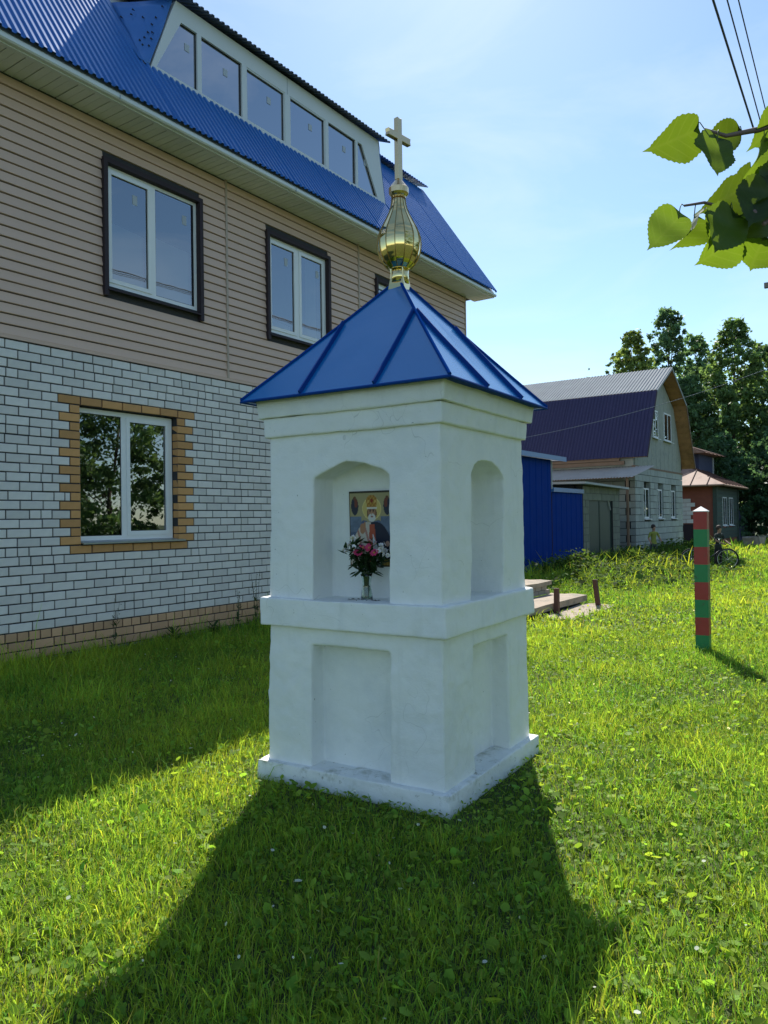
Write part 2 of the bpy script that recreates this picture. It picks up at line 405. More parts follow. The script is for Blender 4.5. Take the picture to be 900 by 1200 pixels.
# --- windows
def pvc_window(root, u0, u1, z0, z1, wf, split=.5, sash=(True, True), trim=None, sill=None, stickers=(), mg=m_glass, name='window', blind=None):
    fw, d = .055, .06
    f = MB(); lbox(f, u0, u0 + fw, wf, wf - d, z0, z1); lbox(f, u1 - fw, u1, wf, wf - d, z0, z1)
    lbox(f, u0 + fw, u1 - fw, wf, wf - d, z0, z0 + fw); lbox(f, u0 + fw, u1 - fw, wf, wf - d, z1 - fw, z1)
    um = u0 + (u1 - u0) * split
    lbox(f, um - .035, um + .035, wf, wf - d, z0 + fw, z1 - fw)
    win = f.build(name, m_pvc, root)
    for k, (a, b) in enumerate(((u0 + fw, um - .035), (um + .035, u1 - fw))):
        ga, gb, gz0, gz1 = a, b, z0 + fw, z1 - fw
        if sash[k]:
            s_ = MB(); q = .05; w1 = wf + .012
            lbox(s_, a, a + q, w1, w1 - .05, gz0, gz1); lbox(s_, b - q, b, w1, w1 - .05, gz0, gz1)
            lbox(s_, a + q, b - q, w1, w1 - .05, gz0, gz0 + q); lbox(s_, a + q, b - q, w1, w1 - .05, gz1 - q, gz1)
            s_.build('sash', m_pvc, win); ga += q; gb -= q; gz0 += q; gz1 -= q
        gk = MB(); wg = wf - .012
        for (x0, x1, y0, y1) in ((ga, ga + .008, gz0, gz1), (gb - .008, gb, gz0, gz1), (ga + .008, gb - .008, gz0, gz0 + .008), (ga + .008, gb - .008, gz1 - .008, gz1)):
            lbox(gk, x0, x1, wg + .004, wg - .02, y0, y1)
        gk.build('gasket', m_rubber, win)
        p = MB()
        if mg is m_clear: p.add([P(ga + .002, wg, gz0 + .002), P(gb - .002, wg, gz0 + .002), P(gb - .002, wg, gz1 - .002), P(ga + .002, wg, gz1 - .002)], [(0, 1, 2, 3)])
        else: lbox(p, ga + .004, gb - .004, wg, wg - .024, gz0 + .004, gz1 - .004)
        p.build('pane', mg, win)
        if blind:
            hb = blind[k]; q = MB(); zt = gz0 + (gz1 - gz0) * hb
            if hb > 0: q.add([P(ga - .02, wg - .09, gz0 - .05), P(gb + .02, wg - .09, gz0 - .05), P(gb + .02, wg - .09, zt - .05), P(ga - .02, wg - .09, zt)], [(0, 1, 2, 3)]).build('blind', m_blind, win)
            else:
                xs = [ga + (gb - ga) * (.45 + .5 * i / 16) for i in range(17)]
                q.add([P(x, wg - .10 + .018 * (i % 2), z) for z in (gz0 - .03, gz1 + .03) for i, x in enumerate(xs)], [(i, i + 1, 18 + i, 17 + i) for i in range(16)]).build('curtain', m_curtain, win)
    for (su, sz, sw, sh) in stickers:
        s_ = MB(); lbox(s_, su, su + sw, wf - .009, wf - .0115, sz, sz + sh); s_.build('sticker', m_sticker, win)
    if trim:
        q, wt = trim
        o0, o1, y0, y1 = u0 - q, u1 + q, z0 - .06, z1 + q
        t_ = MB()
        lbox(t_, o0, u0 + .012, .045, wt, y0 - .07, y1); lbox(t_, u1 - .012, o1, .045, wt, y0 - .07, y1)
        lbox(t_, u0 + .012, u1 - .012, .045, wt, z1 - .012, y1)
        t_.build('trim', m_trim, win)
    if sill:
        s_ = MB(); s0, s1, zz, ww = sill[:4]
        s_.add([P(s0, wf - .02, zz + .025), P(s1, wf - .02, zz + .025), P(s1, ww, zz), P(s0, ww, zz),
                P(s0, wf - .02, zz + .021), P(s1, wf - .02, zz + .021), P(s1, ww, zz - .018), P(s0, ww, zz - .018)],
               [(0, 3, 2, 1), (4, 5, 6, 7), (0, 1, 5, 4), (1, 2, 6, 5), (2, 3, 7, 6), (3, 0, 4, 7)])
        s_.build('sill', sill[4], win)
    return win
pvc_window(H1, .955, 2.345, 1.31, 2.86, -.10, .47, (False, True), None, (.955, 2.44, 1.292, .045, m_sill), mg=m_clear)
rm = MB(); lbox(rm, OP[0] + .003, OP[1] - .003, -.165, -.20, OP[2], OP[3]); rm.build('dark_room_back', m_mortar_shade, H1)  # dark sheet standing for the unlit room behind the lower panes
UW = [(1.315, 2.755, 4.34, 5.81), (4.09, 5.50, 4.34, 5.80), (6.90, 8.31, 4.34, 5.80)]
for (a, b, c, d) in UW:
    pvc_window(H1, a, b, c, d, -.035, .5, (True, False) if a < 2 else (True, True), (.045, -.04), (a + .0, b - .0, c - .045, .055, m_trim),
               [(a + .42, d - .36, .07, .12), (b - .24, d - .36, .07, .12)], m_clear, blind=(.58, .58) if a < 2 else (.12, -1))

# --- siding storey
sw = MB()
zz = [3.5, 4.31, 5.80, 6.30]
cuts = [U0_] + [x for a, b, c, d in UW for x in (a + .005, b - .005)] + [U1_]
lbox(sw, U0_, U1_, -.022, -.20, 3.50, 4.345); lbox(sw, U0_, U1_, -.022, -.20, 5.795, 6.30)
for i in range(0, len(cuts), 2): lbox(sw, cuts[i], cuts[i + 1], -.022, -.20, 4.345, 5.795)
siding = sw.build('siding_wall', m_mortar_shade, H1)  # dark backing puts lap shadow into the colour of the plank gaps
PT = .1155
def plank_mesh(L):
    mb = MB(); h = PT
    prof = [(-.012, -.001), (.016, .001), (.017, .010), (.006, h * .55), (0.0, h - .012), (-.012, h - .010)]   # (w, z)
    vs = [P(0, w_, z) for w_, z in prof] + [P(L, w_, z) for w_, z in prof]; k = len(prof)
    fs = [(i, i + k, i + k + 1, i + 1) for i in range(k - 1)] + [tuple(range(k)), tuple(reversed(range(k, 2 * k)))]
    return mb.add(vs, fs)
_pl = {}
def plank(u0, u1, z):
    L = round(u1 - u0, 3)
    if L < .02: return
    if L not in _pl: _pl[L] = plank_mesh(L).mesh('siding_plank', m_siding)
    o = obj('siding_plank', _pl[L], siding, P(u0, -.012 + rng.uniform(-.001, .001), z)); o.rotation_euler[1] = rng.uniform(-.0006, .0006)
for (s0, s1) in ((U0_, 3.245), (3.275, 6.355), (6.385, U1_ - .03)):
    for k in range(24):
        z0 = 3.515 + k * PT
        if z0 + PT > 6.30: break
        segs = [(s0, s1)]
        for a, b, c, d in UW:
            if z0 + PT > c - .10 and z0 < d + .03:
                segs = [x for q0, q1 in segs for x in ([(q0, q1)] if (b <= q0 or a >= q1) else [(q0, a - .03), (b + .03, q1)])]
        for q0, q1 in segs: plank(q0, q1, z0)
for u in (3.26, 6.37, U1_ - .015):
    j = MB(); lbox(j, u - .016, u + .016, .012, -.02, 3.50, 6.30); j.build('siding_joint', m_sidejoint, siding)
st = MB(); lbox(st, U0_, U1_, .014, -.02, 3.478, 3.512); st.build('starter_strip', m_siding, siding)

# --- eaves
WE, ZE = .53, 6.40
soff = MB(); lbox(soff, U0_ - .3, U1_ + .36, .46, -.2, 6.325, 6.345); soffit = soff.build('soffit', m_mortar_shade, H1)
u = U0_ - .3; sp = MB()
lbox(sp, .006, .194, .455, -.02, 6.298, 6.325); lbox(sp, .09, .098, .455, -.02, 6.294, 6.298)
spm = sp.mesh('soffit_panel', m_soffit)
while u < U1_ + .3:
    obj('soffit_panel', spm, soffit, (u, 0, rng.uniform(-.002, .002))); u += .2
f = MB(); lbox(f, U0_ - .3, U1_ + .37, .50, .455, 6.27, 6.385); fas = f.build('fascia', m_fascia, H1)
f = MB(); f.prism([P(U0_ - .3, .50, 6.285), P(U0_ - .3, .545, 6.285), P(U0_ - .3, .56, 6.30), P(U0_ - .3, .56, 6.33), P(U0_ - .3, .50, 6.33)], (U1_ + .37 - U0_ + .3, 0, 0))
f.build('drip_rail', m_fascia, fas)
for u in (1.12, 4.1, 7.1):
    f = MB(); lbox(f, u, u + .012, .566, .56, 6.284, 6.334); f.build('rail_joint', m_sill, fas)

# --- mansard roof
SL = 1.459
rf = MB()
UE = 10.65
WB, ZB = -1.30, 9.07
RG = (-5.0, 10.55)
# closed deck under the sheets (gives the roof its solid section)
sec = [P(U0_ - .3, .50, 6.38), P(U0_ - .3, WB - .02, ZB - .05), P(U0_ - .3, RG[0], RG[1] - .06), P(U0_ - .3, -8.7, ZB - .05), P(U0_ - .3, -10.4, 6.38)]
rf.prism(sec, (UE - .02 - U0_ + .3, 0, 0))
roof = rf.build('roof', m_fascia, H1)
def corr(u0, u1, p0, p1, pitch=.095, amp=.011, thick=False, extra=0.):
    """ribbed sheet between section points p0 and p1, ribs running up the slope"""
    d = Vector((p1[0] - p0[0], p1[1] - p0[1])); d.normalize(); nn = Vector((-d.y, d.x))
    if nn.y < 0: nn = -nn
    prof = [(0, 0), (.30, 0), (.42, 1), (.78, 1), (.90, 0)]
    pts = []; k = 0; u = u0
    while u < u1 - 1e-4:
        for a, h in prof:
            x = u + a * pitch
            if x < u1: pts.append((x, h * amp * 2))
        u += pitch
    pts.append((u1, 0))
    mb = MB(); vs = []
    for q in (p0, p1):
        for x, h in pts: vs.append(P(x, q[0] + nn.x * (h + .012), q[1] + nn.y * (h + .012)))
    for q in (p0, p1):
        for x, h in pts: vs.append(P(x, q[0] + nn.x * (h + .009), q[1] + nn.y * (h + .009)))
    k = len(pts)
    fs = [(i, i + 1, k + i + 1, k + i) for i in range(k - 1)] + [(2 * k + i, 3 * k + i, 3 * k + i + 1, 2 * k + i + 1) for i in range(k - 1)]
    fs += [(i, 2 * k + i, 2 * k + i + 1, i + 1) for i in range(k - 1)] + [(k + i, k + i + 1, 3 * k + i + 1, 3 * k + i) for i in range(k - 1)]
    return mb.add(vs, fs)
DW = -.12                       # dormer front plane
ZS = ZE + (WE - DW) * SL       # roof height at the dormer front
sheets = [(-2.3, -1.25), (-1.25, -.2), (-.2, .85), (.85, 1.97), (1.97, 3.05), (3.05, 4.13), (4.13, 5.21), (5.21, 6.29), (6.29, 7.40), (7.40, 8.48), (8.48, 9.56), (9.56, 10.65)]
for a, b in sheets:
    short = a > 1.9 and b < 7.5
    corr(a, b - .002, (WE, ZE), (DW, ZS) if short else (WB, ZB)).build('roof_sheet', m_corr, roof)
for a, b in sheets:            # upper slope, overlapping the lower one
    if a > 1.9 and b < 7.5: continue
    corr(a, b - .002, (WB + .16, ZB + .03), (RG[0], RG[1])).build('upper_sheet', m_corr, roof)
# back slopes (plain, never faced)
corr(-2.3, 10.65, (-8.7, ZB), (RG[0], RG[1]), .19).build('rear_upper_sheet', m_corr, roof)
corr(-2.3, 10.65, (-10.5, 6.35), (-8.7, ZB), .19).build('rear_lower_sheet', m_corr, roof)
v = MB(); v.tube([P(UE, WE + .01, ZE), P(UE, WB, ZB + .02), P(UE, RG[0], RG[1] + .02)], .018, 6); v.build('verge_trim', m_corr, roof)

# --- dormer
ZT = 8.44
dm = MB()
BL, BR, TL, TR = (2.07, ZS - .02), (7.38, ZS - .02), (2.50, ZT), (7.17, ZT + .03)
def DP(u, z, w_=DW): return P(u, w_, z)
# window band outlines (u,z)
zb0, zt0 = 7.40, 8.19
muls = [(2.86, 2.935), (3.705, 3.795), (4.635, 4.745), (5.63, 5.71), (6.47, 6.535)]
panes = []
prev = None
edges = [None] + muls + [None]
for i in range(6):
    if i == 0: panes.append([(2.17, zb0), (muls[0][0], zb0), (muls[0][0], zt0), (2.585, zt0)])
    elif i == 5: panes.append([(muls[4][1], zb0), (7.13, zb0), (6.66, zt0), (muls[4][1], zt0)])
    else: panes.append([(muls[i - 1][1], zb0), (muls[i][0], zb0), (muls[i][0], zt0), (muls[i - 1][1], zt0)])
# frame pieces: sill rail, head board, mullions, slanted ends
def slab(mb, poly, w0, w1, mi=0):
    mb.prism([P(a, w0, z) for a, z in poly], (0, -(w1 - w0), 0), mi)
slab(dm, [BL, BR, (BR[0] - .01, zb0), (BL[0] + .028, zb0)], DW + .02, DW - .12)
slab(dm, [(TL[0] - .105, zt0), (TR[0] + .035, zt0), TR, TL], DW + .02, DW - .12)
for a, b in muls: slab(dm, [(a, zb0), (b, zb0), (b, zt0), (a, zt0)], DW + .02, DW - .12)
slab(dm, [(BL[0] + .028, zb0), (2.17, zb0), (2.585, zt0), (TL[0] - .105, zt0)], DW + .02, DW - .12)
slab(dm, [(7.13, zb0), (BR[0] - .01, zb0), (TR[0] + .035, zt0), (6.66, zt0)], DW + .02, DW - .12)
dormer = dm.build('dormer', m_dormer, H1)
for i, pn in enumerate(panes):
    cx = sum(p[0] for p in pn) / 4; cz = sum(p[1] for p in pn) / 4
    q = MB(); slab(q, pn, DW - .018, DW - .05); q.build('pane', m_glass2, dormer)
    inn = [(cx + (a - cx) * (1 - .035), cz + (z - cz) * (1 - .02)) for a, z in pn]
    gk = MB()
    for k in range(4):
        k2 = (k + 1) % 4
        slab(gk, [pn[k], pn[k2], inn[k2], inn[k]], DW - .008, DW - .017)
    gk.build('gasket', m_rubber, dormer)
    if i in (2, 3):                      # opening sashes
        inn2 = [(cx + (a - cx) * (1 - .05), cz + (z - cz) * (1 - .05)) for a, z in pn]
        sh = MB()
        for k in range(4):
            k2 = (k + 1) % 4
            slab(sh, [pn[k], pn[k2], inn2[k2], inn2[k]], DW + .012, DW - .0075)
        sh.build('sash', m_dormer, dormer)
    s_ = MB(); slab(s_, [(cx + .05, cz + .08), (cx + .13, cz + .08), (cx + .13, cz + .18), (cx + .05, cz + .18)], DW - .0125, DW - .0165); s_.build('sticker', m_sticker, dormer)
for u in (4.69,):
    j = MB(); slab(j, [(u - .004, zt0), (u + .004, zt0), (u + .004, ZT), (u - .004, ZT)], DW + .024, DW + .0205); j.build('panel_joint', m_sill, dormer)
# dormer roof sheets
for a, b in ((2.30, 3.4), (3.4, 4.5), (4.5, 5.6), (5.6, 6.7), (6.7, 7.36)):
    corr(a, b - .002, (DW + .16, ZT + .005), (RG[0], RG[1] + .03)).build('dormer_roof_sheet', m_slateblue, dormer)
# cheeks: sheet metal folded from the slope up to the slanted front
for sgn, (b0, b1, t0, t1) in ((1, (2.05, ZS, 2.47, ZT)), (-1, (7.40, ZS, 7.19, ZT + .03))):
    wt = WE - (t1 - ZE) / SL
    mb = MB(); n_ = 10; vs = []; fs = []
    back = [(1.97 if sgn > 0 else 7.42)]
    for i in range(n_ + 1):
        k = i / n_; zf = b1 + (t1 - b1) * k; uf = b0 + (t0 - b0) * k
        for jn in range(n_ + 1):
            q = jn / n_; wb = WE - (zf - ZE) / SL + .02
            ub = back[0] + .06 * k * sgn
            uu = uf + (ub - uf) * q; ww = DW + .015 + (wb - DW) * q
            dz = mnoise.noise(Vector((uu * 4, ww * 5, zf * 4))) * .035 * k
            vs.append(P(uu - sgn * dz, ww, zf))
    for i in range(n_):
        for jn in range(n_):
            a = i * (n_ + 1) + jn; fs.append((a, a + 1, a + n_ + 2, a + n_ + 1))
    mb.add(vs, fs); ck = mb.build('dormer_cheek', m_cheek, dormer, True)
    so_ = ck.modifiers.new('s', 'SOLIDIFY'); so_.thickness = .004
    if sgn > 0:
        fl = MB(); fl.add([P(1.90, .0 + DW + .02, ZS + .03), P(2.05, DW + .02, ZS + .03), P(2.05, WB + .25, ZB - .33), P(1.80, WB + .25, ZB - .33)], [(0, 1, 2, 3)])
        fo = fl.build('valley_flashing', m_cheek, dormer); s2 = fo.modifiers.new('s', 'SOLIDIFY'); s2.thickness = .004
        sc_ = MB()
        for k in range(14):
            a = rng.random(); b = rng.uniform(.1, .9); zf = ZS + (ZT - ZS) * (.25 + .7 * a); uf = 2.05 + .42 * (.25 + .7 * a); wb = WE - (zf - ZE) / SL + .02
            uu = uf + (2.0 - uf) * b; ww = DW + (wb - DW) * b
            c0 = Vector(P(uu - .03, ww, zf)); r_ = .009
            sc_ = MB(); sc_.add([c0 + Vector((-.015, -r_, -r_)), c0 + Vector((-.015, r_, -r_)), c0 + Vector((-.015, r_, r_)), c0 + Vector((-.015, -r_, r_)), c0 + Vector((.03, 0, 0))], [(0, 1, 2, 3), (0, 4, 1), (1, 4, 2), (2, 4, 3), (3, 4, 0)])
            sc_.build('screw', m_rubber, dormer)

# ================================================================== SHRINE
YB = R(31.96)
CTR = Vector((.1018, 4.6693, 0))
SH = empty('roadside_shrine', CTR, -YB, 'white plastered roadside shrine with niches, blue hipped roof, gold onion dome and cross', 'shrine')
tex = bpy.data.textures.new('plaster_waviness', 'CLOUDS'); tex.noise_scale = .28; tex.noise_depth = 2
tex2 = bpy.data.textures.new('plaster_lumps', 'CLOUDS'); tex2.noise_scale = .07; tex2.noise_depth = 2
def plaster(name, mb_main, cutters, mat, voxel=.012, disp=.012, smooth=3):
    o = mb_main.build(name, mat, None)
    cs = []
    for cmb in cutters:
        c = cmb.build('cutter', mat, None); cs.append(c)
        bm = bmesh.new(); bm.from_mesh(c.data); bmesh.ops.recalc_face_normals(bm, faces=bm.faces[:]); bm.to_mesh(c.data); bm.free()
        md = o.modifiers.new('b', 'BOOLEAN'); md.operation = 'DIFFERENCE'; md.object = c; md.solver = 'EXACT'
    rm = o.modifiers.new('r', 'REMESH'); rm.mode = 'VOXEL'; rm.voxel_size = voxel; rm.use_smooth_shade = True
    s_ = o.modifiers.new('s', 'SMOOTH'); s_.iterations = smooth; s_.factor = .5
    d = o.modifiers.new('d', 'DISPLACE'); d.texture = tex; d.strength = disp; d.mid_level = .5; d.texture_coords = 'LOCAL'
    d = o.modifiers.new('d2', 'DISPLACE'); d.texture = tex2; d.strength = disp * .32; d.mid_level = .5; d.texture_coords = 'LOCAL'
    bake(o, name)
    for c in cs:
        me = c.data; bpy.data.objects.remove(c); bpy.data.meshes.remove(me)
    if len(o.data.materials) == 0: o.data.materials.append(mat)
    for p in o.data.polygons: p.use_smooth = True
    o.parent = SH
    return o
LEAN = .006
def frus(s0, z0, s1, z1, dx0=0., dx1=0.):
    d0, d1 = LEAN * z0, LEAN * z1
    return MB().add([(-s0 + d0, -s0, z0), (s0 + d0, -s0, z0), (s0 + d0, s0, z0), (-s0 + d0, s0, z0), (-s1 + d1, -s1, z1), (s1 + d1, -s1, z1), (s1 + d1, s1, z1), (-s1 + d1, s1, z1)],
                    [(0, 3, 2, 1), (4, 5, 6, 7), (0, 1, 5, 4), (1, 2, 6, 5), (2, 3, 7, 6), (3, 0, 4, 7)])
plaster('plinth', frus(.640, -.12, .632, .112), [], m_whitebase, .010, .026, 1)
# lower body: recess on each of the four faces
def recess(face, hw, z0, z1, depth, s, top=None, c=0.):
    poly = [(-hw, z0), (hw, z0), (hw, z1), (-hw, z1)] if top is None else [(-hw, z0), (hw, z0)] + top + []
    mb = MB(); out_ = s + .2; inn_ = s - depth
    a = [(x + c, -out_, z) for x, z in poly]; mb.prism(a, (0, out_ - inn_, 0))
    q = face * math.pi / 2; cs, sn = round(math.cos(q)), round(math.sin(q))
    mb.v = [(x * cs - y * sn + LEAN * z, x * sn + y * cs, z) for x, y, z in mb.v]
    return mb
plaster('lower_body', frus(.588, .06, .575, .91), [recess(k, .262 if k != 1 else .245, .03 if k < 2 else .1, .80, .115, .58, c=(0 if k != 1 else .02)) for k in range(4)], m_white, .0085, .020, 1)
plaster('belt', frus(.617, .893, .613, 1.058), [], m_white, .009, .018, 1)
top_f = [(.257, 1.745), (.215, 1.775), (.10, 1.812), (-.02, 1.828), (-.05, 1.822), (-.20, 1.765), (-.248, 1.745)]
top_r = [(.257, 1.735), (.235, 1.765), (.17, 1.803), (.09, 1.83), (.0, 1.836), (-.09, 1.825), (-.15, 1.80), (-.195, 1.76)]
cut = [recess(0, .255, 1.045, 0, .20, .57, top_f), recess(1, .22, 1.045, 0, .22, .57, top_r, .0), recess(2, .25, 1.045, 0, .2, .57, top_f), recess(3, .25, 1.045, 0, .2, .57, top_f)]
# right-hand niche is slightly narrower on its near side
plaster('upper_body', frus(.572, 1.03, .566, 2.03), cut, m_white, .0085, .016, 1)
plaster('cornice', frus(.590, 1.995, .597, 2.112), [], m_white, .009, .018, 1)
plaster('upper_cornice', frus(.617, 2.105, .628, 2.23), [], m_white, .009, .018, 1)

# roof
ER, ZR, ZA = .687, 2.212, 2.985
ox = LEAN * 2.4
apex = Vector((ox, 0, ZA))
mb = MB(); n_ = 14
def roofpt(face, a, b):     # a in [-1,1] along eave, b in [0,1] up
    r_ = ER * (1 - b); z = ZR + (ZA - ZR) * b
    sag = -.016 * math.sin(math.pi * b)                 # slightly hollow slopes
    x, y = a * r_, -r_
    bulge = .006 * mnoise.noise(Vector((face * 7.1 + a * 2, b * 3, .3))) * (1 - abs(a)) * min(1, 4 * (1 - b))
    nz = sag * (1 - .5 * abs(a)) + bulge
    q = face * math.pi / 2; cs, sn = math.cos(q), math.sin(q)
    return Vector((x * cs - y * sn + ox, x * sn + y * cs, z + nz))
for face in range(4):
    vs = []; fs = []
    for i in range(n_ + 1):
        for j in range(n_ + 1): vs.append(roofpt(face, j / n_ * 2 - 1, min(i / n_, .985)))
    for i in range(n_):
        for j in range(n_):
            a = i * (n_ + 1) + j; fs.append((a, a + 1, a + n_ + 2, a + n_ + 1))
    mb.add(vs, fs)
rf_ = mb.build('roof', m_blueroof, SH, False)
md = rf_.modifiers.new('w', 'WELD'); md.merge_threshold = .002
md = rf_.modifiers.new('s', 'SOLIDIFY'); md.thickness = .010; md.offset = -1
bake(rf_, 'roof')
for p in rf_.data.polygons: p.use_smooth = False
under = MB().add([(-ER + .03 + ox, -ER + .03, ZR - .004), (ER - .03 + ox, -ER + .03, ZR - .004), (ER - .03 + ox, ER - .03, ZR - .004), (-ER + .03 + ox, ER - .03, ZR - .004)], [(0, 3, 2, 1)])
uo = under.build('eave_board', m_blueseam, rf_); md = uo.modifiers.new('s', 'SOLIDIFY'); md.thickness = .006
lip = MB()
for face in range(4):
    a, b = roofpt(face, -1, 0), roofpt(face, 1, 0); lip.tube([a - Vector((0, 0, .006)), b - Vector((0, 0, .006))], .008, 6)
lip.build('eave_lip', m_blueseam, rf_)
for face in range(4):
    q = face * math.pi / 2
    nrm = Vector((math.sin(q), -math.cos(q), 0)) * .74 + Vector((0, 0, .67))
    for sx in (-.245, .245):
        pts = []
        for i in range(7):
            b = i / 6 * (1 - abs(sx) / ER) * .99
            a = sx / (ER * (1 - b)); pts.append(roofpt(face, max(-1, min(1, a)), b))
        s_ = MB(); wv = Vector((math.cos(q), math.sin(q), 0)) * .008
        vs = []; fs = []
        for p in pts: vs += [p - wv, p + wv, p + wv * .6 + nrm * .022, p - wv * .6 + nrm * .022]
        for i in range(len(pts) - 1):
            o4 = i * 4
            for k in range(4): fs.append((o4 + k, o4 + (k + 1) % 4, o4 + 4 + (k + 1) % 4, o4 + 4 + k))
        fs += [(3, 2, 1, 0), tuple(len(vs) - 4 + k for k in range(4))]
        s_.add(vs, fs).build('roof_seam', m_blueseam, rf_)
    hip = [roofpt(face, 1, b / 8 * .99) + Vector((0, 0, .004)) for b in range(9)]
    MB().tube(hip, .010, 6).build('hip_seam', m_hip, rf_)
# dome
dc = (LEAN * 3.1, 0, 0)
MB().lathe([(.078, 2.905), (.07, 2.95), (.062, 2.985), (.060, 3.02), (.062, 3.045)], 4, dc, ph=math.pi / 4 + .1).build('dome_skirt', m_gold, SH)
MB().lathe([(.058, 2.96), (.056, 3.0), (.058, 3.05)], 16, dc).build('drum', m_gold, SH, True)
prof = [(.055, 3.042), (.068, 3.05), (.092, 3.072), (.117, 3.11), (.131, 3.155), (.1365, 3.20), (.132, 3.245), (.119, 3.285), (.098, 3.325), (.077, 3.365), (.060, 3.40), (.048, 3.435), (.043, 3.465), (.041, 3.495)]
dome = MB()
k = 14
# each gore nearly flat across, so the facets read
dome.lathe(prof, k, dc, ph=.12)
do = dome.build('onion_dome', m_gold, SH)
md = do.modifiers.new('sub', 'SUBSURF'); md.levels = 2; md.render_levels = 2; md.subdivision_type = 'CATMULL_CLARK'
bm = bmesh.new(); bm.from_mesh(do.data); cl = bm.edges.layers.float.new('crease_edge')
for e in bm.edges:
    a, b = e.verts
    if abs(a.co.z - b.co.z) > .003: e[cl] = .75
bm.to_mesh(do.data); bm.free(); bake(do, 'onion_dome')
for p in do.data.polygons: p.use_smooth = True
try: do.data.set_sharp_from_angle(angle=R(14))
except Exception: pass
for j in range(k):
    q = 2 * math.pi * j / k + .12
    pts = [(dc[0] + (r_ + .0005) * math.cos(q), (r_ + .0005) * math.sin(q), z) for r_, z in prof[1:]]
    MB().tube(pts, .003, 5).build('gore_seam', m_golddark, do, True)
MB().lathe([(.041, 3.487), (.044, 3.497), (.052, 3.503), (.061, 3.515), (.062, 3.548), (.058, 3.552), (.034, 3.583), (.012, 3.612), (.005, 3.622)], 20, (LEAN * 3.5, 0, 0)).build('dome_collar', m_goldmat, SH, False)
cx_ = LEAN * 3.7
cr = MB(); hw, th = .021, .016
poly = [(-hw, 3.60), (hw, 3.60), (hw, 3.845), (.105, 3.845), (.100, 3.866), (.105, 3.888), (hw, 3.888), (hw, 3.985), (0, 3.98), (-hw, 3.985), (-hw, 3.888), (-.105, 3.888), (-.100, 3.866), (-.105, 3.845), (-hw, 3.845)]
ca = R(90 - 42) + YB
cr.prism([(x, -th, z) for x, z in poly], (0, 2 * th, 0))
cr.v = [(x * math.cos(ca) - y * math.sin(ca) + cx_, x * math.sin(ca) + y * math.cos(ca), z) for x, y, z in cr.v]
cross = cr.build('cross', m_goldmat, SH)
md = cross.modifiers.new('b', 'BEVEL'); md.width = .0025; md.segments = 1

# ---- icon print on the back of the niche
def paint(x, y):
    nz = mnoise.noise(Vector((x * 9, y * 12, .5))) * .5 + mnoise.noise(Vector((x * 30, y * 40, 2))) * .25
    c = (.34, .30, .17) if y > .60 + .05 * nz else (.10 + .03 * nz, .13 + .03 * nz, .20 + .04 * nz)
    if .46 < y < .66 and abs(x - .5) > .22: c = tuple(a * (1 + .5 * nz) for a in (.15, .19, .25))
    def ell(cx, cy, rx, ry): return ((x - cx) / rx) ** 2 + ((y - cy) / ry) ** 2
    for sx in (.13, .87):                                    # small side figures
        if ell(sx, .80, .085, .12) < 1: c = (.05, .055, .075)
        if ell(sx, .905, .035, .028) < 1: c = (.16, .08, .05)
        if ell(sx + (.03 if sx < .5 else -.03), .84, .04, .06) < 1: c = (.18, .07, .05)
    h = ell(.52, .765, .215, .15)
    if h < 1: c = (.50, .40, .16) if h < .88 else (.62, .52, .24)
    # cloak
    shoulder = .585 - 1.1 * (abs(x - .52) - .12) ** 2 * 2.2 if abs(x - .52) > .12 else .585
    if y < shoulder and abs(x - .52) < .16 + (.585 - y) * 1.05 + .1:
        if x < .50: c = (.48 + .14 * nz, .43 + .12 * nz, .36 + .1 * nz)
        else: c = (.035, .04, .06)
        if x < .50 and (int(x * 22 + y * 9) % 4 == 0): c = (.36, .20, .16)
        if x >= .78 and y < .33: c = (.03, .03, .035)
    if abs(x - .52) < .055 + (.58 - y) * .10 and y < .56: c = (.36, .10, .06)
    if .53 < x < .70 and y < .44 and (x - .53) < (.44 - y) * .6: c = (.55, .56, .55)
    if ell(.30, .50, .06, .07) < 1 or ell(.355, .545, .02, .05) < 1: c = (.36, .20, .12)   # raised hand
    if ell(.86, .30, .05, .035) < 1: c = (.38, .24, .18)
    if x > .70 and .02 < y < .10: c = (.42, .30, .10) if int(x * 30) % 2 else (.30, .20, .06)
    # head
    if ell(.52, .70, .115, .085) < 1: c = (.17, .10, .065)
    if ell(.52, .72, .085, .07) < 1: c = (.33, .19, .12)
    if ell(.52, .645, .085, .055) < 1: c = (.52, .51, .47)
    if ell(.52, .66, .03, .010) < 1: c = (.25, .12, .09)
    if ell(.52, .705, .014, .028) < 1: c = (.40, .25, .16)
    for ex in (.485, .555):
        if ell(ex, .735, .018, .009) < 1: c = (.05, .03, .025)
        if ell(ex, .752, .028, .007) < 1: c = (.14, .10, .08)
    # mitre
    if .775 < y < .945 and abs(x - .52) < .105 + .02 * min(1, (y - .775) * 8) - 14 * max(0, y - .87) ** 2:
        c = (.30, .16, .04) if (int((x - .4) * 26) + int(y * 34)) % 2 else (.40, .24, .07)
        if ell(.52, .87, .03, .028) < 1: c = (.25, .05, .03)
        if ell(.44, .86, .022, .02) < 1 or ell(.60, .86, .022, .02) < 1: c = (.52, .36, .12)
    if .765 < y < .785 and abs(x - .52) < .115: c = (.58, .55, .48)
    if x < .012 or x > .988 or y < .01: c = (.10, .08, .05)
    if y > .975: c = (.06, .055, .04)
    return tuple(1.15 * q ** 1.15 for q in c)
nx, ny = 84, 132
IW, IH = .298, .432
me = bpy.data.meshes.new('icon_print')
vs = [((i / nx - .5) * IW, -.003, (j / ny) * IH) for j in range(ny + 1) for i in range(nx + 1)]
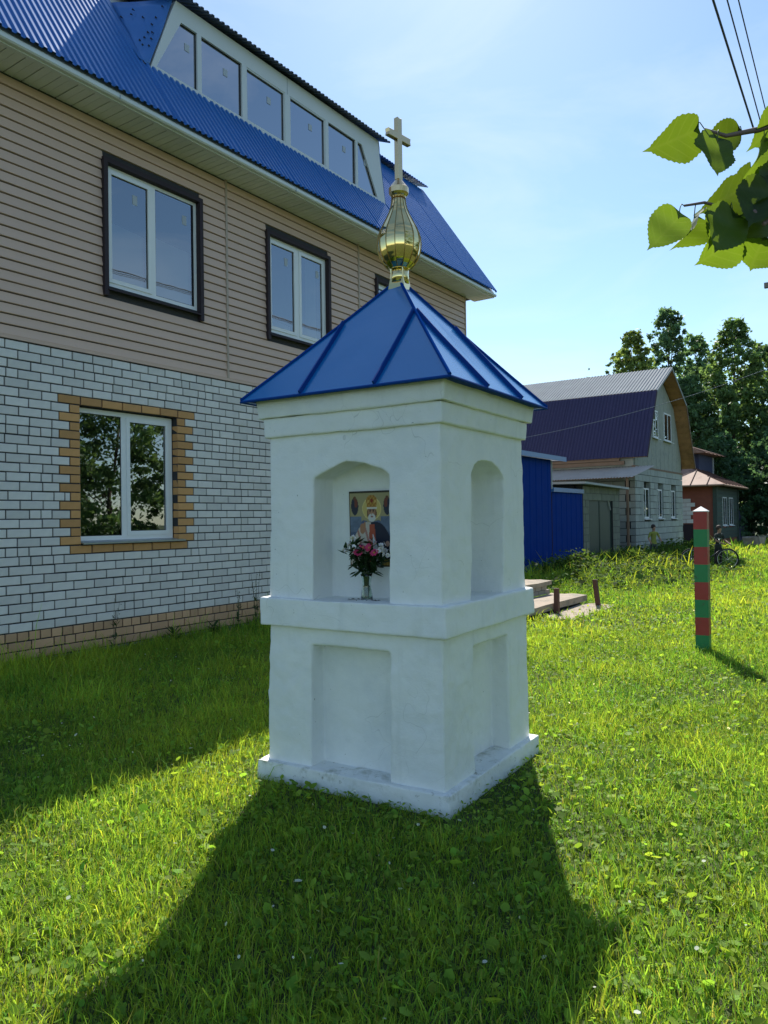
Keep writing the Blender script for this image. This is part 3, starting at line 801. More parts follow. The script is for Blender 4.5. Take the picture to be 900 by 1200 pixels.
fs = [(j * (nx + 1) + i, j * (nx + 1) + i + 1, (j + 1) * (nx + 1) + i + 1, (j + 1) * (nx + 1) + i) for j in range(ny) for i in range(nx)]
kk = len(vs); vs += [(-IW / 2, .003, 0), (IW / 2, .003, 0), (IW / 2, .003, IH), (-IW / 2, .003, IH)]
cor = [0, nx, (nx + 1) * ny + nx, (nx + 1) * ny]
fs += [(kk + 3, kk + 2, kk + 1, kk)] + [(cor[i], kk + i, kk + (i + 1) % 4, cor[(i + 1) % 4]) for i in range(4)]
me.from_pydata(vs, [], fs)
ca_ = me.color_attributes.new('print', 'FLOAT_COLOR', 'POINT')
cols = []
for j in range(ny + 1):
    for i in range(nx + 1): cols += [*[max(0, q) for q in paint(i / nx, j / ny)], 1]
cols += [.1, .08, .05, 1] * 4
ca_.data.foreach_set('color', cols)
T = NT('printed_icon'); a_ = T.n('ShaderNodeAttribute', attribute_name='print'); p_ = T.n('ShaderNodeBsdfPrincipled'); p_.inputs['Roughness'].default_value = .35
p_.inputs['Specular IOR Level'].default_value = .12; T.l(a_.outputs['Color'], p_.inputs['Base Color']); T.l(p_.outputs[0], T.out.inputs[0]); me.materials.append(T.m)
cosB, sinB = math.cos(-YB), math.sin(-YB)
def SHW(x, y, z): return Vector((CTR.x + x * cosB - y * sinB, CTR.y + x * sinB + y * cosB, z))
icon = obj('icon_print', me, None); icon.location = SHW(.032, -.377, 1.238); icon.rotation_euler = (R(1), 0, -YB)
tag(icon, 'printed icon of a white bearded bishop with gold halo hung in the shrine niche', 'icon')

# ---- vase and flowers
T = NT('vase_glass'); gl = T.n('ShaderNodeBsdfPrincipled'); gl.inputs['Transmission Weight'].default_value = 1.; gl.inputs['Roughness'].default_value = .03
gl.inputs['Base Color'].default_value = (.85, .93, .90, 1); gl.inputs['IOR'].default_value = 1.45; T.l(gl.outputs[0], T.out.inputs[0]); m_vase = T.m
VP = SHW(.055, -.475, 1.052)
vase = empty('flower_vase', VP, 0, 'small clear glass vase standing on the shrine niche ledge', 'vase')
pr = [(.030, .0), (.034, .01), (.033, .03), (.026, .07), (.024, .10), (.029, .135), (.034, .15)]
vb = MB().lathe(pr + [(r_ - .003, z) for r_, z in reversed(pr[1:])] + [(.028, .012)], 20).build('vase_body', m_vase, vase, True)
T = NT('vase_water'); gl = T.n('ShaderNodeBsdfPrincipled'); gl.inputs['Transmission Weight'].default_value = .9; gl.inputs['IOR'].default_value = 1.33
gl.inputs['Base Color'].default_value = (.55, .62, .50, 1); gl.inputs['Roughness'].default_value = .05; T.l(gl.outputs[0], T.out.inputs[0])
MB().lathe([(.027, .013), (.029, .03), (.0225, .068), (.020, .085)], 16).build('water', T.m, vase, True)
m_stem = M('flower_stem', (.035, .07, .02), .6, var=.2)
m_fleaf = leafmat('bouquet_leaf', (.022, .05, .018), (.05, .10, .02), False, .5, .3)
m_petw = M('white_petal', (.78, .76, .78), .6, var=.05); m_petp = M('pink_petal', (.62, .05, .16), .6, var=.15); m_petl = M('pale_pink_petal', (.60, .40, .48), .6, var=.1)
m_yel = M('flower_eye', (.55, .40, .05), .7)
bq = empty('flower_bouquet', VP + Vector((0, 0, .02)), 0, 'bouquet of white and pink garden flowers with dark leaves in the glass vase', 'flowers')
rb = random.Random(12)
lf = MB(); lf.add([(0, 0, 0), (.010, .004, .018), (.012, .005, .032), (0, .002, .062), (-.012, .005, .032), (-.010, .004, .018), (0, -.002, .03)], [(0, 1, 6), (1, 2, 6), (2, 3, 6), (3, 4, 6), (4, 5, 6), (5, 0, 6)])
lfm = lf.mesh('leaf', m_fleaf)
def flower_mesh(mt, r_=.014, npet=6):
    mb = MB()
    for i in range(npet):
        a = 2 * math.pi * i / npet; ca, sa = math.cos(a), math.sin(a); px, py = -sa, ca
        mb.add([(0, 0, 0), (ca * r_ * .6 + px * r_ * .45, sa * r_ * .6 + py * r_ * .45, r_ * .25), (ca * r_ * 1.05, sa * r_ * 1.05, r_ * .15 + .002 * (i % 2)), (ca * r_ * .6 - px * r_ * .45, sa * r_ * .6 - py * r_ * .45, r_ * .25)], [(0, 1, 2, 3)])
    mb.lathe([(r_ * .2, 0), (r_ * .22, r_ * .2), (r_ * .08, r_ * .3)], 6, mi=1)
    return mb.mesh('bloom', [mt, m_yel])
fms = {'w': flower_mesh(m_petw), 'p': flower_mesh(m_petp, .024, 9), 'l': flower_mesh(m_petl, .015, 7)}
tips = [('w', -.075, -.01, .275), ('w', -.055, .02, .30), ('w', -.06, -.03, .26), ('w', -.10, .01, .245), ('w', -.03, .0, .245), ('p', .005, -.035, .265), ('p', -.012, -.03, .258), ('p', .05, -.03, .235), ('p', -.045, -.035, .232), ('l', .035, .0, .285), ('w', .075, -.02, .26), ('w', .088, .01, .245), ('w', .070, -.01, .235), ('w', .095, -.015, .225), ('l', .02, .03, .29), ('w', .082, .0, .275), ('w', -.068, -.02, .315), ('l', -.02, .02, .27)]
for (kd, x, y, z) in tips:
    tp = Vector((x, y, z)); pts = [Vector((x * .06, y * .1, 0)), Vector((x * .15, y * .2, .12)), tp * .75 + Vector((0, 0, .05)), tp]
    MB().tube(pts, .0016, 5).build('stem', m_stem, bq)
    for q in range(3 if kd == 'w' else 1):
        o = obj('bloom', fms[kd], bq, tp + Vector((rb.uniform(-.012, .012), rb.uniform(-.04, -.008), rb.uniform(-.006, .01))) * (1 if kd == 'w' else .0 + 1)); o.rotation_euler = (R(55) + rb.uniform(-.5, .5), rb.uniform(-.5, .5), rb.uniform(0, 6))
    for q in range(12):
        k = rb.uniform(.30, .98); a = rb.uniform(0, 6.28)
        b0 = Vector((x * (.1 + .9 * k), y * (.1 + .9 * k), .07 + (z - .07) * k))
        o = obj('leaf', lfm, bq, b0); o.rotation_euler = (rb.uniform(.5, 2.3), 0, a); s_ = rb.uniform(.6, 1.15); o.scale = (s_, s_, s_)
bq.scale = (1.15, 1.15, 1.06)
m_dry = M('dry_leaf_bits', (.05, .035, .03), .9)
fb = MB().add([(-.02, 0, 0), (0, .006, .004), (.02, 0, .001), (0, -.007, .002), (0, 0, .006)], [(0, 3, 4), (3, 2, 4), (2, 1, 4), (1, 0, 4), (0, 1, 2, 3)]).mesh('fallen_petal', m_dry)
for (dx, dy, s_) in ((-.08, -.02, 1.2), (-.055, .0, 1), (-.10, -.03, .8), (.05, -.02, .9), (.075, -.03, 1.1), (.03, -.05, .6), (-.03, -.06, .6), (.085, -.01, .7)):
    o = obj('fallen_petal', fb, None, SHW(.055 + dx, -.475 + dy, 1.058)); o.rotation_euler = (0, 0, rb.uniform(0, 6)); o.scale = (s_, s_, s_)
    tag(o, 'dark withered petal lying by the vase on the niche ledge', 'petal', 'withered petals on the niche ledge')

# ================================================================== STRIPED POST
PW = S(4.67, 5.89)
bp = empty('striped_post', PW, R(58), 'square wooden post with red and green bands and a white pointed cap', 'post')
hwp = .070
NB = 8; bh = 1.545 / NB
for k in range(NB):
    s0 = hwp - .0008 * k * 0
    MB().box((-hwp, -hwp, k * bh - (.05 if k == 0 else 0)), (hwp, hwp, (k + 1) * bh)).build('band', m_green if k % 2 == 0 else m_red, bp)
c = MB(); q = hwp + .004; c.add([(-q, -q, 1.545), (q, -q, 1.545), (q, q, 1.545), (-q, q, 1.545), (-q, -q, 1.553), (q, -q, 1.553), (q, q, 1.553), (-q, q, 1.553), (0, 0, 1.605)],
    [(0, 3, 2, 1), (0, 1, 5, 4), (1, 2, 6, 5), (2, 3, 7, 6), (3, 0, 4, 7), (4, 5, 8), (5, 6, 8), (6, 7, 8), (7, 4, 8)])
c.build('cap', m_whitep, bp)
cr_ = MB().box((hwp - .001, -.004 - .02, .0), (hwp + .0015, .004 - .02, 1.54)); cr_.build('split', m_rubber, bp)

# ================================================================== CONCRETE STEPS AND STUMPS
ST = empty('concrete_steps', S(0, 0), PHI, 'two low weathered concrete steps sunk in the grass near the blue fence', 'steps')
def rough_slab(name, u0, u1, w0, w1, z0, z1, mt, par, seed, amp=.018):
    mb = MB(); lbox(mb, u0, u1, w0, w1, z0, z1); o = mb.build(name, mt, None)
    bm = bmesh.new(); bm.from_mesh(o.data); bmesh.ops.subdivide_edges(bm, edges=bm.edges[:], cuts=7, use_grid_fill=True)
    for v in bm.verts:
        v.co += Vector((mnoise.noise(v.co * 3 + Vector((seed, 0, 0))), mnoise.noise(v.co * 3 + Vector((0, seed, 0))), mnoise.noise(v.co * 4 + Vector((0, 0, seed))))) * amp
    bm.to_mesh(o.data); bm.free(); o.parent = par; return o
rough_slab('step_slab', 5.6, 8.55, 2.55, 3.2, .07, .17, m_concrete, ST, 3)
rough_slab('step_base', 5.65, 8.45, 2.6, 3.1, -.1, .08, m_mortar_shade, ST, 5)
rough_slab('upper_slab', 5.9, 8.45, 1.75, 2.6, .33, .40, m_concrete, ST, 8)
k = 0
for zc_ in (.17, .25):
    u = 6.0 + (.12 if zc_ > .2 else 0)
    while u < 8.3:
        L = .23; mb = MB(); lbox(mb, u, u + L, 2.15, 2.54, zc_, zc_ + .072); mb.build('support_brick', m_plinth, ST); u += L + .02
rough_slab('ground_pad', 6.4, 8.6, 3.2, 3.75, -.05, .025, m_concrete, ST, 11, .03)
for (u, w_, h, lean, lb) in ((7.0, 3.26, .40, (.01, 0), 'short rusty steel stump upright before the concrete steps'), (8.28, 3.48, .46, (-.10, .02), 'short rusty steel stump leaning at the corner of the concrete pad')):
    s_ = empty('steel_stump', S(u, w_), PHI, lb, 'stump')
    t_ = MB(); r_ = .035
    t_.add([(x * r_ + lean[0] * z, y * r_ + lean[1] * z, z * h) for z in (-.15, 0, .5, 1) for x, y in ((-1, -1), (1, -1), (1, 1), (-1, 1))],
           [(i * 4 + k, i * 4 + (k + 1) % 4, i * 4 + 4 + (k + 1) % 4, i * 4 + 4 + k) for i in range(3) for k in range(4)] + [(12, 13, 14, 15)])
    t_.build('tube', m_rust, s_)
    t_ = MB().box((-r_ * .7 + lean[0], -r_ * .7 + lean[1], h + .001), (r_ * .7 + lean[0], r_ * .7 + lean[1], h + .006)); t_.build('end_plate', m_rust, s_)

# ================================================================== BLUE SHEET FENCE
FN = empty('sheet_metal_fence', S(0, .2), PHI, 'deep blue ribbed sheet metal gate and fence beside the grey garage', 'fence')
def vsheet(name, u0, u1, z0, z1, w_=0., pitch=.38, amp=.006, mt=m_bluefence):
    pts = []; u = u0
    while u < u1 - 1e-4:
        for a, h in ((0, 0), (.60, 0), (.68, 1), (.92, 1)):
            if u + a * pitch < u1: pts.append((u + a * pitch, h * amp * 2))
        u += pitch
    pts.append((u1, 0)); k = len(pts)
    mb = MB(); vs = []
    rows = 5
    for j in range(rows):
        z = z0 + (z1 - z0) * j / (rows - 1)
        for x, h in pts: vs.append(P(x, w_ + h + .010 * mnoise.noise(Vector((x * 1.7, z * 1.2, 4))), z))
    fs = [(j * k + i, j * k + i + 1, (j + 1) * k + i + 1, (j + 1) * k + i) for j in range(rows - 1) for i in range(k - 1)]
    o = mb.add(vs, fs).build(name, mt, FN); md = o.modifiers.new('s', 'SOLIDIFY'); md.thickness = .003
    return o
for a, b in ((11.6, 12.75), (12.75, 13.9), (13.9, 14.36)): vsheet('sheet', a, b - .003, .03, 3.0)
for a, b in ((14.42, 15.5), (15.5, 16.62)): vsheet('sheet', a, b - .003, .03, 2.20)
mb = MB(); lbox(mb, 11.5, 15.05, .16, -.25, 3.02, 3.07); lbox(mb, 11.5, 15.05, .165, .16, 2.98, 3.10); mb.build('canopy_rail', m_bluetrim, FN)
mb = MB(); lbox(mb, 14.40, 16.63, .06, -.06, 2.18, 2.29); mb.build('top_rail', m_bluetrim, FN)
for u in (11.7, 14.39, 16.55):
    mb = MB(); lbox(mb, u - .03, u + .03, -.02, -.08, -.1, 3.0 if u < 15 else 2.2); mb.build('fence_post', m_bluefence, FN)
mb = MB(); lbox(mb, 14.362, 14.40, .03, -.06, 2.25, 2.98); mb.build('edge_trim', m_slate, FN)

# ================================================================== GARAGE
GA = empty('block_garage', S(16.7, .2), PHI, 'small grey cinder block garage with dark green double steel doors', 'garage')
mb = MB(); 
for (a, b, c, d) in ((0, .47, -.1, 2.42), (2.63, 3.32, -.1, 2.42), (.47, 2.63, 2.06, 2.42)): lbox(mb, a, b, -.01, -.2, c, d)
lbox(mb, 0, 3.32, -.26, -5.0, -.1, 2.42)
gw = mb.build('wall', m_mortar_shade, GA)
gb = {}
def gblock(u0, u1, z0, par, mt, w_=0., h=.19, D=.18, cache=gb, name='block'):
    L = round(u1 - u0, 2); key = (L, h, mt.name)
    if key not in cache:
        q = MB(); lbox(q, 0, L, 0, -D, 0, h); cache[key] = q.mesh(name, mt)
    o = obj(name, cache[key], par, P(u0, w_ + rng.uniform(-.004, .004), z0)); return o
for k in range(12):
    z0 = .0 + k * .2
    for (a, b) in ((0, .47), (2.63, 3.32)) if z0 < 2.0 else ((0, 3.32),):
        u = a - (.2 if k % 2 else 0)
        while u < b - .02:
            x0, x1 = max(u, a), min(u + .39, b)
            if x1 - x0 > .04: gblock(x0 + .005, x1 - .005, z0 + .005, gw, m_garage)
            u += .4
rr = MB(); rr.add([P(-.5, .25, 2.50), P(3.5, .25, 2.44), P(3.5, -5.3, 2.60), P(-.5, -5.3, 2.62), P(-.5, .25, 2.44), P(3.5, .25, 2.38), P(3.5, -5.3, 2.50), P(-.5, -5.3, 2.52)], [(0, 1, 2, 3), (7, 6, 5, 4), (4, 5, 1, 0), (5, 6, 2, 1), (6, 7, 3, 2), (7, 4, 0, 3)])
rr.build('roof_slab', m_slate, GA)
for a, b in ((.49, 1.545), (1.555, 2.61)):
    mb = MB(); lbox(mb, a, b, -.06, -.09, .05, 2.04); d = mb.build('door', m_gdoor, GA)
    fr_ = MB(); lbox(fr_, a + .002, a + .05, -.045, -.0599, .05, 2.04); lbox(fr_, b - .05, b - .002, -.045, -.0599, .05, 2.04); lbox(fr_, a + .05, b - .05, -.045, -.0599, 1.98, 2.04); lbox(fr_, a + .05, b - .05, -.045, -.0599, .05, .12); fr_.build('door_frame', m_gdoor, d)
    if a > 1:
        hd = MB(); hd.tube([P(2.30, -.03, 2.0), P(2.46, -.02, 1.72)], .018, 6); hd.build('latch_bar', m_slate, d)

# ================================================================== GAMBREL HOUSE
QU, QW = 22.0, .124
G2 = empty('gambrel_house', S(QU, QW), PHI, 'pale block house with a dark plum gambrel roof and pine lined gable overhang', 'house')
GL, ZW = 6.62, 3.22
mb = MB(); lbox(mb, .03, GL - .03, -.18, -9.0, -.1, ZW); 
gwall = mb.build('block_wall', m_mortar_shade, G2)
W2 = [(1.08, 1.86), (2.90, 3.62), (4.80, 5.56)]; WZ = (1.42, 2.53)
gb2 = {}
zr = 0.; k = 0
while zr < ZW - .05:
    h = .125 if k < 5 else .235
    h = min(h, ZW - zr)
    u = -(.22 if k % 2 else 0) - rng.uniform(0, .1)
    while u < GL - .02:
        L = .44 if h > .2 else .30
        segs = [(max(u, 0), min(u + L, GL))]
        if zr + h > WZ[0] + .02 and zr < WZ[1] - .02:
            for a, b in W2: segs = [x for q0, q1 in segs for x in ([(q0, q1)] if b <= q0 or a >= q1 else [(q0, a), (b, q1)])]
        for x0, x1 in segs:
            if x1 - x0 > .05: gblock(x0 + .006, x1 - .006, zr + .010, gwall, m_block, 0., round(h - .018, 3), .17, gb2)
        u += L
    # return wall facing the near neighbour
    v = -.15
    while v > -4.0:
        L = .44 if h > .2 else .30
        key = ('s', L, round(h, 3))
        if key not in gb2:
            q = MB(); q.box((0, .006, 0), (.025, L - .006, round(h - .018, 3))); gb2[key] = q.mesh('block', m_block)
        obj('block', gb2[key], gwall, (rng.uniform(-.004, .004), -v + (.2 if k % 2 else 0), zr + .010)); v -= L
    zr += h; k += 1
for a, b in W2:
    wdw = pvc_window(G2, a + .01, b - .01, WZ[0] + .02, WZ[1] - .01, -.05, .42, (False, False), None, (a - .06, b + .06, WZ[0] - .01, .05, m_pvc))
# gable boarding above
gam = [(.05, 3.24), (GL - .05, 3.24), (GL - .02, 3.5), (5.50, 5.86), (3.40, 6.98), (1.28, 5.86), (0.02, 3.5)]
UG = [(2.42, 2.92), (3.92, 4.98)]; UGZ = (4.42, 5.50)
gbm = MB(); gbm.prism([P(a, -.06, z) for a, z in gam], (0, 8.9, 0)); gcore = gbm.build('gable_wall', m_osb, G2)
u = .12
bo = 0
while u < GL - .1:
    u1 = min(u + .30, GL - .06)
    def ztop(x):
        x = min(x, 6.8 - x)
        return 3.5 + (x - .02) / 1.26 * 2.36 if x < 1.28 else 5.86 + (x - 1.28) / 2.12 * 1.12
    q = MB(); zt0_, zt1_ = ztop(u) - .06, ztop(u1) - .06
    if u1 > 3.4 > u: zt0_ = zt1_ = min(zt0_, zt1_)
    q.prism([P(u + .004, -.055 + .003 * (bo % 2), 3.26), P(u1 - .004, -.055 + .003 * (bo % 2), 3.26), P(u1 - .004, -.055 + .003 * (bo % 2), zt1_), P(u + .004, -.055 + .003 * (bo % 2), zt0_)], (0, -.022, 0))
    q.build('gable_board', m_osb, gcore); u = u1; bo += 1
bm_ = MB(); lbox(bm_, -.02, GL + .02, .01, -.1, 3.20, 3.27); bm_.build('wall_beam', m_beam, G2)
for (a, b) in ((2.40, 3.05), (3.92, 4.98)):
    pvc_window(G2, a, b, UGZ[0], UGZ[1] if a > 3 else 5.45, .0, .5, (False, False), None, (a - .07, b + .07, UGZ[0] - .03, .09, m_pvc))
# roof: sections in (u,z)
OV = .45
sec2 = [(-.12, 3.52), (1.24, 5.93), (3.40, 7.07), (5.56, 5.93), (6.92, 3.46)]
LEN2 = 10.0
def slope_sheet(name, p0, p1, w0, w1, mt, par, pitch=.12, amp=.012, under=None):
    d = Vector((p1[0] - p0[0], 0, p1[1] - p0[1])); ln = d.length; d.normalize(); nn = Vector((-d.z, 0, d.x))
    if nn.z < 0: nn = -nn
    pts = []; w_ = w0
    while w_ > w1 + 1e-4:
        for a, h in ((0, 0), (.35, 0), (.5, 1), (.85, 1)): pts.append((w_ - a * pitch, h * amp * 2))
        w_ -= pitch
    k = len(pts); vs = []
    for q in (p0, p1):
        for x, h in pts: vs.append(P(q[0] + nn.x * (h + .03), x, q[1] + nn.z * (h + .03)))
    o = MB().add(vs, [(i, i + 1, k + i + 1, k + i) for i in range(k - 1)]).build(name, mt, par)
    md = o.modifiers.new('s', 'SOLIDIFY'); md.thickness = .003; return o
rk = MB()
for i in range(4):
    a, b = sec2[i], sec2[i + 1]
    d = Vector((b[0] - a[0], 0, b[1] - a[1])).normalized(); nn = Vector((-d.z, 0, d.x)); nn = nn if nn.z > 0 else -nn
    o3 = nn * .024
    rk.prism([P(a[0], OV, a[1]), P(b[0], OV, b[1]), P(b[0] + o3.x, OV, b[1] + o3.z), P(a[0] + o3.x, OV, a[1] + o3.z)], (0, 9.6, 0))
roof2 = rk.build('roof', m_beam, G2)
for q in range(3):
    w0 = OV - q * 3.2; w1 = w0 - 3.2
    slope_sheet('lower_sheet', sec2[0], sec2[1], w0, w1, m_plumroof, roof2)
    slope_sheet('upper_sheet', sec2[1], sec2[2], w0 + .03, w1, m_galv, roof2)
    slope_sheet('upper_sheet', sec2[3], sec2[2], w0 + .03, w1, m_galv, roof2)
    slope_sheet('lower_sheet', sec2[4], sec2[3], w0, w1, m_plumroof, roof2)
# pine lining under the overhang, board by board, and barge boards
for i in range(4):
    a, b = sec2[i], sec2[i + 1]
    d = Vector((b[0] - a[0], b[1] - a[1])); ln = d.length; d.normalize(); nn = Vector((-d.y, d.x)); nn = nn if nn.y > 0 else -nn
    s_ = 0
    while s_ < ln - .02:
        e_ = min(s_ + .24, ln)
        q = MB(); p0 = (a[0] + d.x * (s_ + .003), a[1] + d.y * (s_ + .003)); p1 = (a[0] + d.x * (e_ - .003), a[1] + d.y * (e_ - .003))
        q.prism([P(p0[0] - nn.x * .003, OV - .005, p0[1] - nn.y * .003), P(p1[0] - nn.x * .003, OV - .005, p1[1] - nn.y * .003), P(p1[0] - nn.x * .02, OV - .005, p1[1] - nn.y * .02), P(p0[0] - nn.x * .02, OV - .005, p0[1] - nn.y * .02)], (0, OV + .05, 0))
        q.build('lining_board', m_ply, roof2); s_ = e_
    q = MB(); f0, f1 = (.035, -.05) if i in (1, 2) else (.035, -.045)
    q.prism([P(a[0] + nn.x * f0, OV + .02, a[1] + nn.y * f0), P(b[0] + nn.x * f0, OV + .02, b[1] + nn.y * f0), P(b[0] + nn.x * f1, OV + .02, b[1] + nn.y * f1), P(a[0] + nn.x * f1, OV + .02, a[1] + nn.y * f1)], (0, .018, 0))
    q.build('barge_board', m_galv if i in (1, 2) else (m_trim if i == 0 else m_beam), roof2)
# eave beams and lean-to awning on the near side
mb = MB(); lbox(mb, -.10, .06, -.5, -9.0, 3.44, 3.52); mb.build('eave_beam', m_beam, G2)
mb = MB(); lbox(mb, -.06, .03, -.35, -9.0, 3.30, 3.43); mb.build('eave_beam', m_beam, G2)
aw = MB(); pts = []; n_ = 90
for i in range(n_ * 4 + 1):
    k = i / (n_ * 4); h = (0, 0, .022, .022)[i % 4]
    pts.append((k, h))
vs = [P(.02, .66 - 9.6 * k, 3.21 + h) for k, h in pts] + [P(-1.15, .22 - 9.2 * k, 2.80 + h) for k, h in pts]
k = len(pts); o = MB().add(vs, [(i, i + 1, k + i + 1, k + i) for i in range(k - 1)]).build('awning', m_awning, G2); md = o.modifiers.new('s', 'SOLIDIFY'); md.thickness = .004
for v in (.02, -2.6, -5.2): 
    mb = MB(); mb.tube([P(-.95, v, -.1), P(-.95, v, 2.84)], .05, 6); mb.build('awning_post', m_beam, o)
mb = MB(); mb.tube([P(-1.0, .25, 2.82), P(-1.0, -9, 2.82)], .04, 6); mb.build('awning_beam', m_beam, o)
mb = MB(); lbox(mb, -.9, -.1, -1.0, -1.06, .0, 1.55); mb.build('side_door', m_trim, G2)

# ================================================================== TIMBER HOUSE WITH BROWN ROOF
H3 = empty('timber_house', S(34.6, .2), PHI, 'old low timber house with rust brown seamed metal roof and dark street front', 'house')
LU, LW = 5.6, 8.0
mb = MB(); lbox(mb, 0, LU, 0, -LW, -.1, 2.95); w3 = mb.build('wall', m_redwall, H3)
for k in range(14):
    z0 = .35 + k * .185
    for (a, b) in ((.0, 1.55), (2.55, 3.2), (4.2, LU)) if .9 < z0 < 2.3 else ((0, LU),):
        q = MB(); lbox(q, a, b, .05, .001, z0, z0 + .175); q.build('log', m_darkwood, w3)
for a in (-.06, LU - .14):
    q = MB(); lbox(q, a, a + .2, .10, -.08, -.05, 2.9); q.build('corner_post', m_darkwood, w3)
for (a, b) in ((1.55, 2.55), (3.2, 4.2)):
    pvc_window(H3, a, b, 1.0, 2.42, .07, .5, (False, False), None, (a - .1, b + .1, .98, .14, m_pvc))
# white block patch and dark shed doors on the near side wall
for r_ in range(6):
    for c_i in range(7):
        q = MB(); q.box((-.05, .9 + c_i * .42 + (.2 if r_ % 2 else 0), 1.15 + r_ * .2), (-.002, .9 + c_i * .42 + .40 + (.2 if r_ % 2 else 0), 1.15 + r_ * .2 + .185)); q.build('block', m_brick, w3)
q = MB(); q.box((-.06, .7, 0), (-.003, 3.4, 1.1)); q.build('shed_door', m_trim, H3)
# hipped roof in seamed sheets
ez = 2.98
hip = [(-.5, .5), (LU + .5, .5), (LU + .5, -LW - .5), (-.5, -LW - .5)]
rp = (LU / 2, -LU / 2 - .2, 4.75); rq = (LU / 2, -LW + LU / 2, 4.75)
mb = MB(); E_ = [P(a, b, ez) for a, b in hip]; mb.add(E_ + [P(*rp[:2], rp[2]), P(*rq[:2], rq[2])], [(0, 1, 4), (1, 2, 5, 4), (2, 3, 5), (3, 0, 4, 5), (3, 2, 1, 0)])
roof3 = mb.build('roof', m_brownroof, H3)
mb = MB()
for i in range(4): mb.tube([Vector(E_[i]) + Vector((0, 0, -.04)), Vector(E_[(i + 1) % 4]) + Vector((0, 0, -.04))], .05, 4)
mb.build('eave_board', m_beam, roof3)
def seam3(p, q): 
    p, q = Vector(p), Vector(q); MB().tube([p + Vector((0, 0, .02)), q + Vector((0, 0, .02))], .022, 5).build('roof_seam', m_rust, roof3)
for k in range(1, 12):
    wv_ = .5 - (LW + 1) * k / 12; 
    d = min(abs(wv_ - .5), abs(wv_ + LW + .5)); up = min(1, d / 3.4)
    seam3(P(-.5, wv_, ez), P(-.5 + 3.3 * up, wv_, ez + (4.75 - ez) * up))
for k in range(1, 8):
    uu = -.5 + (LU + 1) * k / 8; d = min(uu + .5, LU + .5 - uu); up = min(1, d / 3.3)
    seam3(P(uu, .5, ez), P(uu, .5 - 3.5 * up, ez + (4.75 - ez) * up))
# attic box with its own little roof
at_ = MB(); lbox(at_, 2.9, 6.3, -1.3, -4.4, 3.3, 4.74); attic = at_.build('attic', m_bluewood, H3)
at_ = MB(); at_.add([P(2.1, -.8, 4.72), P(7.3, -.8, 4.80), P(7.3, -2.9, 5.62), P(2.1, -2.9, 5.56), P(2.1, -5.0, 4.7), P(7.3, -5.0, 4.7)], [(0, 1, 2, 3), (3, 2, 5, 4), (0, 3, 4), (1, 5, 2), (0, 4, 5, 1)])
ar = at_.build('attic_roof', m_brownroof, attic)
for k in range(0, 6):
    uu = 2.1 + 5.2 * k / 5; MB().tube([P(uu, -.8, 4.74 + .016 * k), P(uu, -2.9, 5.60)], .022, 5).build('roof_seam', m_rust, attic)
q = MB(); lbox(q, 6.2, 6.35, -1.25, -1.35, 3.2, 4.72); q.build('corner_board', m_slate, attic)
# porch step stones beside the house
fs_ = rough_slab('rubble_block', 36.2, 37.9, 1.1, 1.9, -.1, .42, m_concrete, None, 21, .07)
fs_.location = A0; fs_.rotation_euler = (0, 0, PHI); tag(fs_, 'pale heap of rubble before the dark timber house', 'rubble')
fe = empty('board_fence', S(40.6, .1), PHI, 'dark grey board fence running on beyond the timber house', 'fence')
bmz = MB(); lbox(bmz, 0, .16, 0, -.025, -.05, 1.75); bmm = bmz.mesh('board', m_bluewood)
for k in range(34): o = obj('board', bmm, fe, (k * .18, 0, rng.uniform(-.05, .03)))
q = MB(); lbox(q, 0, 6.1, -.026, -.07, 1.35, 1.43); lbox(q, 0, 6.1, -.026, -.07, .4, .48); q.build('rail', m_bluewood, fe)

# ================================================================== POLE AND WIRES
PL = Vector((10.15, 18.0, 0))
pole = empty('utility_pole', PL, R(57), 'grey timber utility pole carrying the street wires', 'pole')
MB().tube([(0, 0, -.2), (0, 0, 8.2)], [.13, .09], 10).build('shaft', m_pole, pole, True)
MB().box((-.06, -.9, 7.05), (.06, .9, 7.17)).build('crossarm', m_pole, pole)
def wire(name, a, b, sag, r_, mt, label, n_=24):
    a, b = Vector(a), Vector(b)
    pts = [a.lerp(b, i / n_) - Vector((0, 0, sag * 4 * (i / n_) * (1 - i / n_))) for i in range(n_ + 1)]
    return tag(MB().tube(pts, r_, 6).build(name, mt, None), label, 'wire', 'overhead wires' if 'street' in label else None)
for (p, q, r_, wl_) in (((3.59, 8.02), (5.28, 10.63), .013, 'thickest black overhead street wire, on the house side of two thinner ones'), ((3.74, 8.02), (5.38, 10.59), .008, 'thin overhead street wire running between the thickest wire and another thin one'), ((3.86, 8.02), (5.39, 10.43), .007, 'thin overhead street wire farthest from the thickest wire')):
    d = Vector((q[0] - p[0], q[1] - p[1], 0)).normalized(); a = Vector((p[0], p[1], 7.0))
    k = (18.0 - p[1]) / d.y
    wire('overhead_wire', a - d * 16, a + d * k, 0.0, r_, m_cable, wl_)
wire('service_cable', S(10.25, .05, 3.05), PL + Vector((0, 0, 5.35)), .25, .006, m_cablew, 'pale service cable slung past the dark plum gambrel roof')

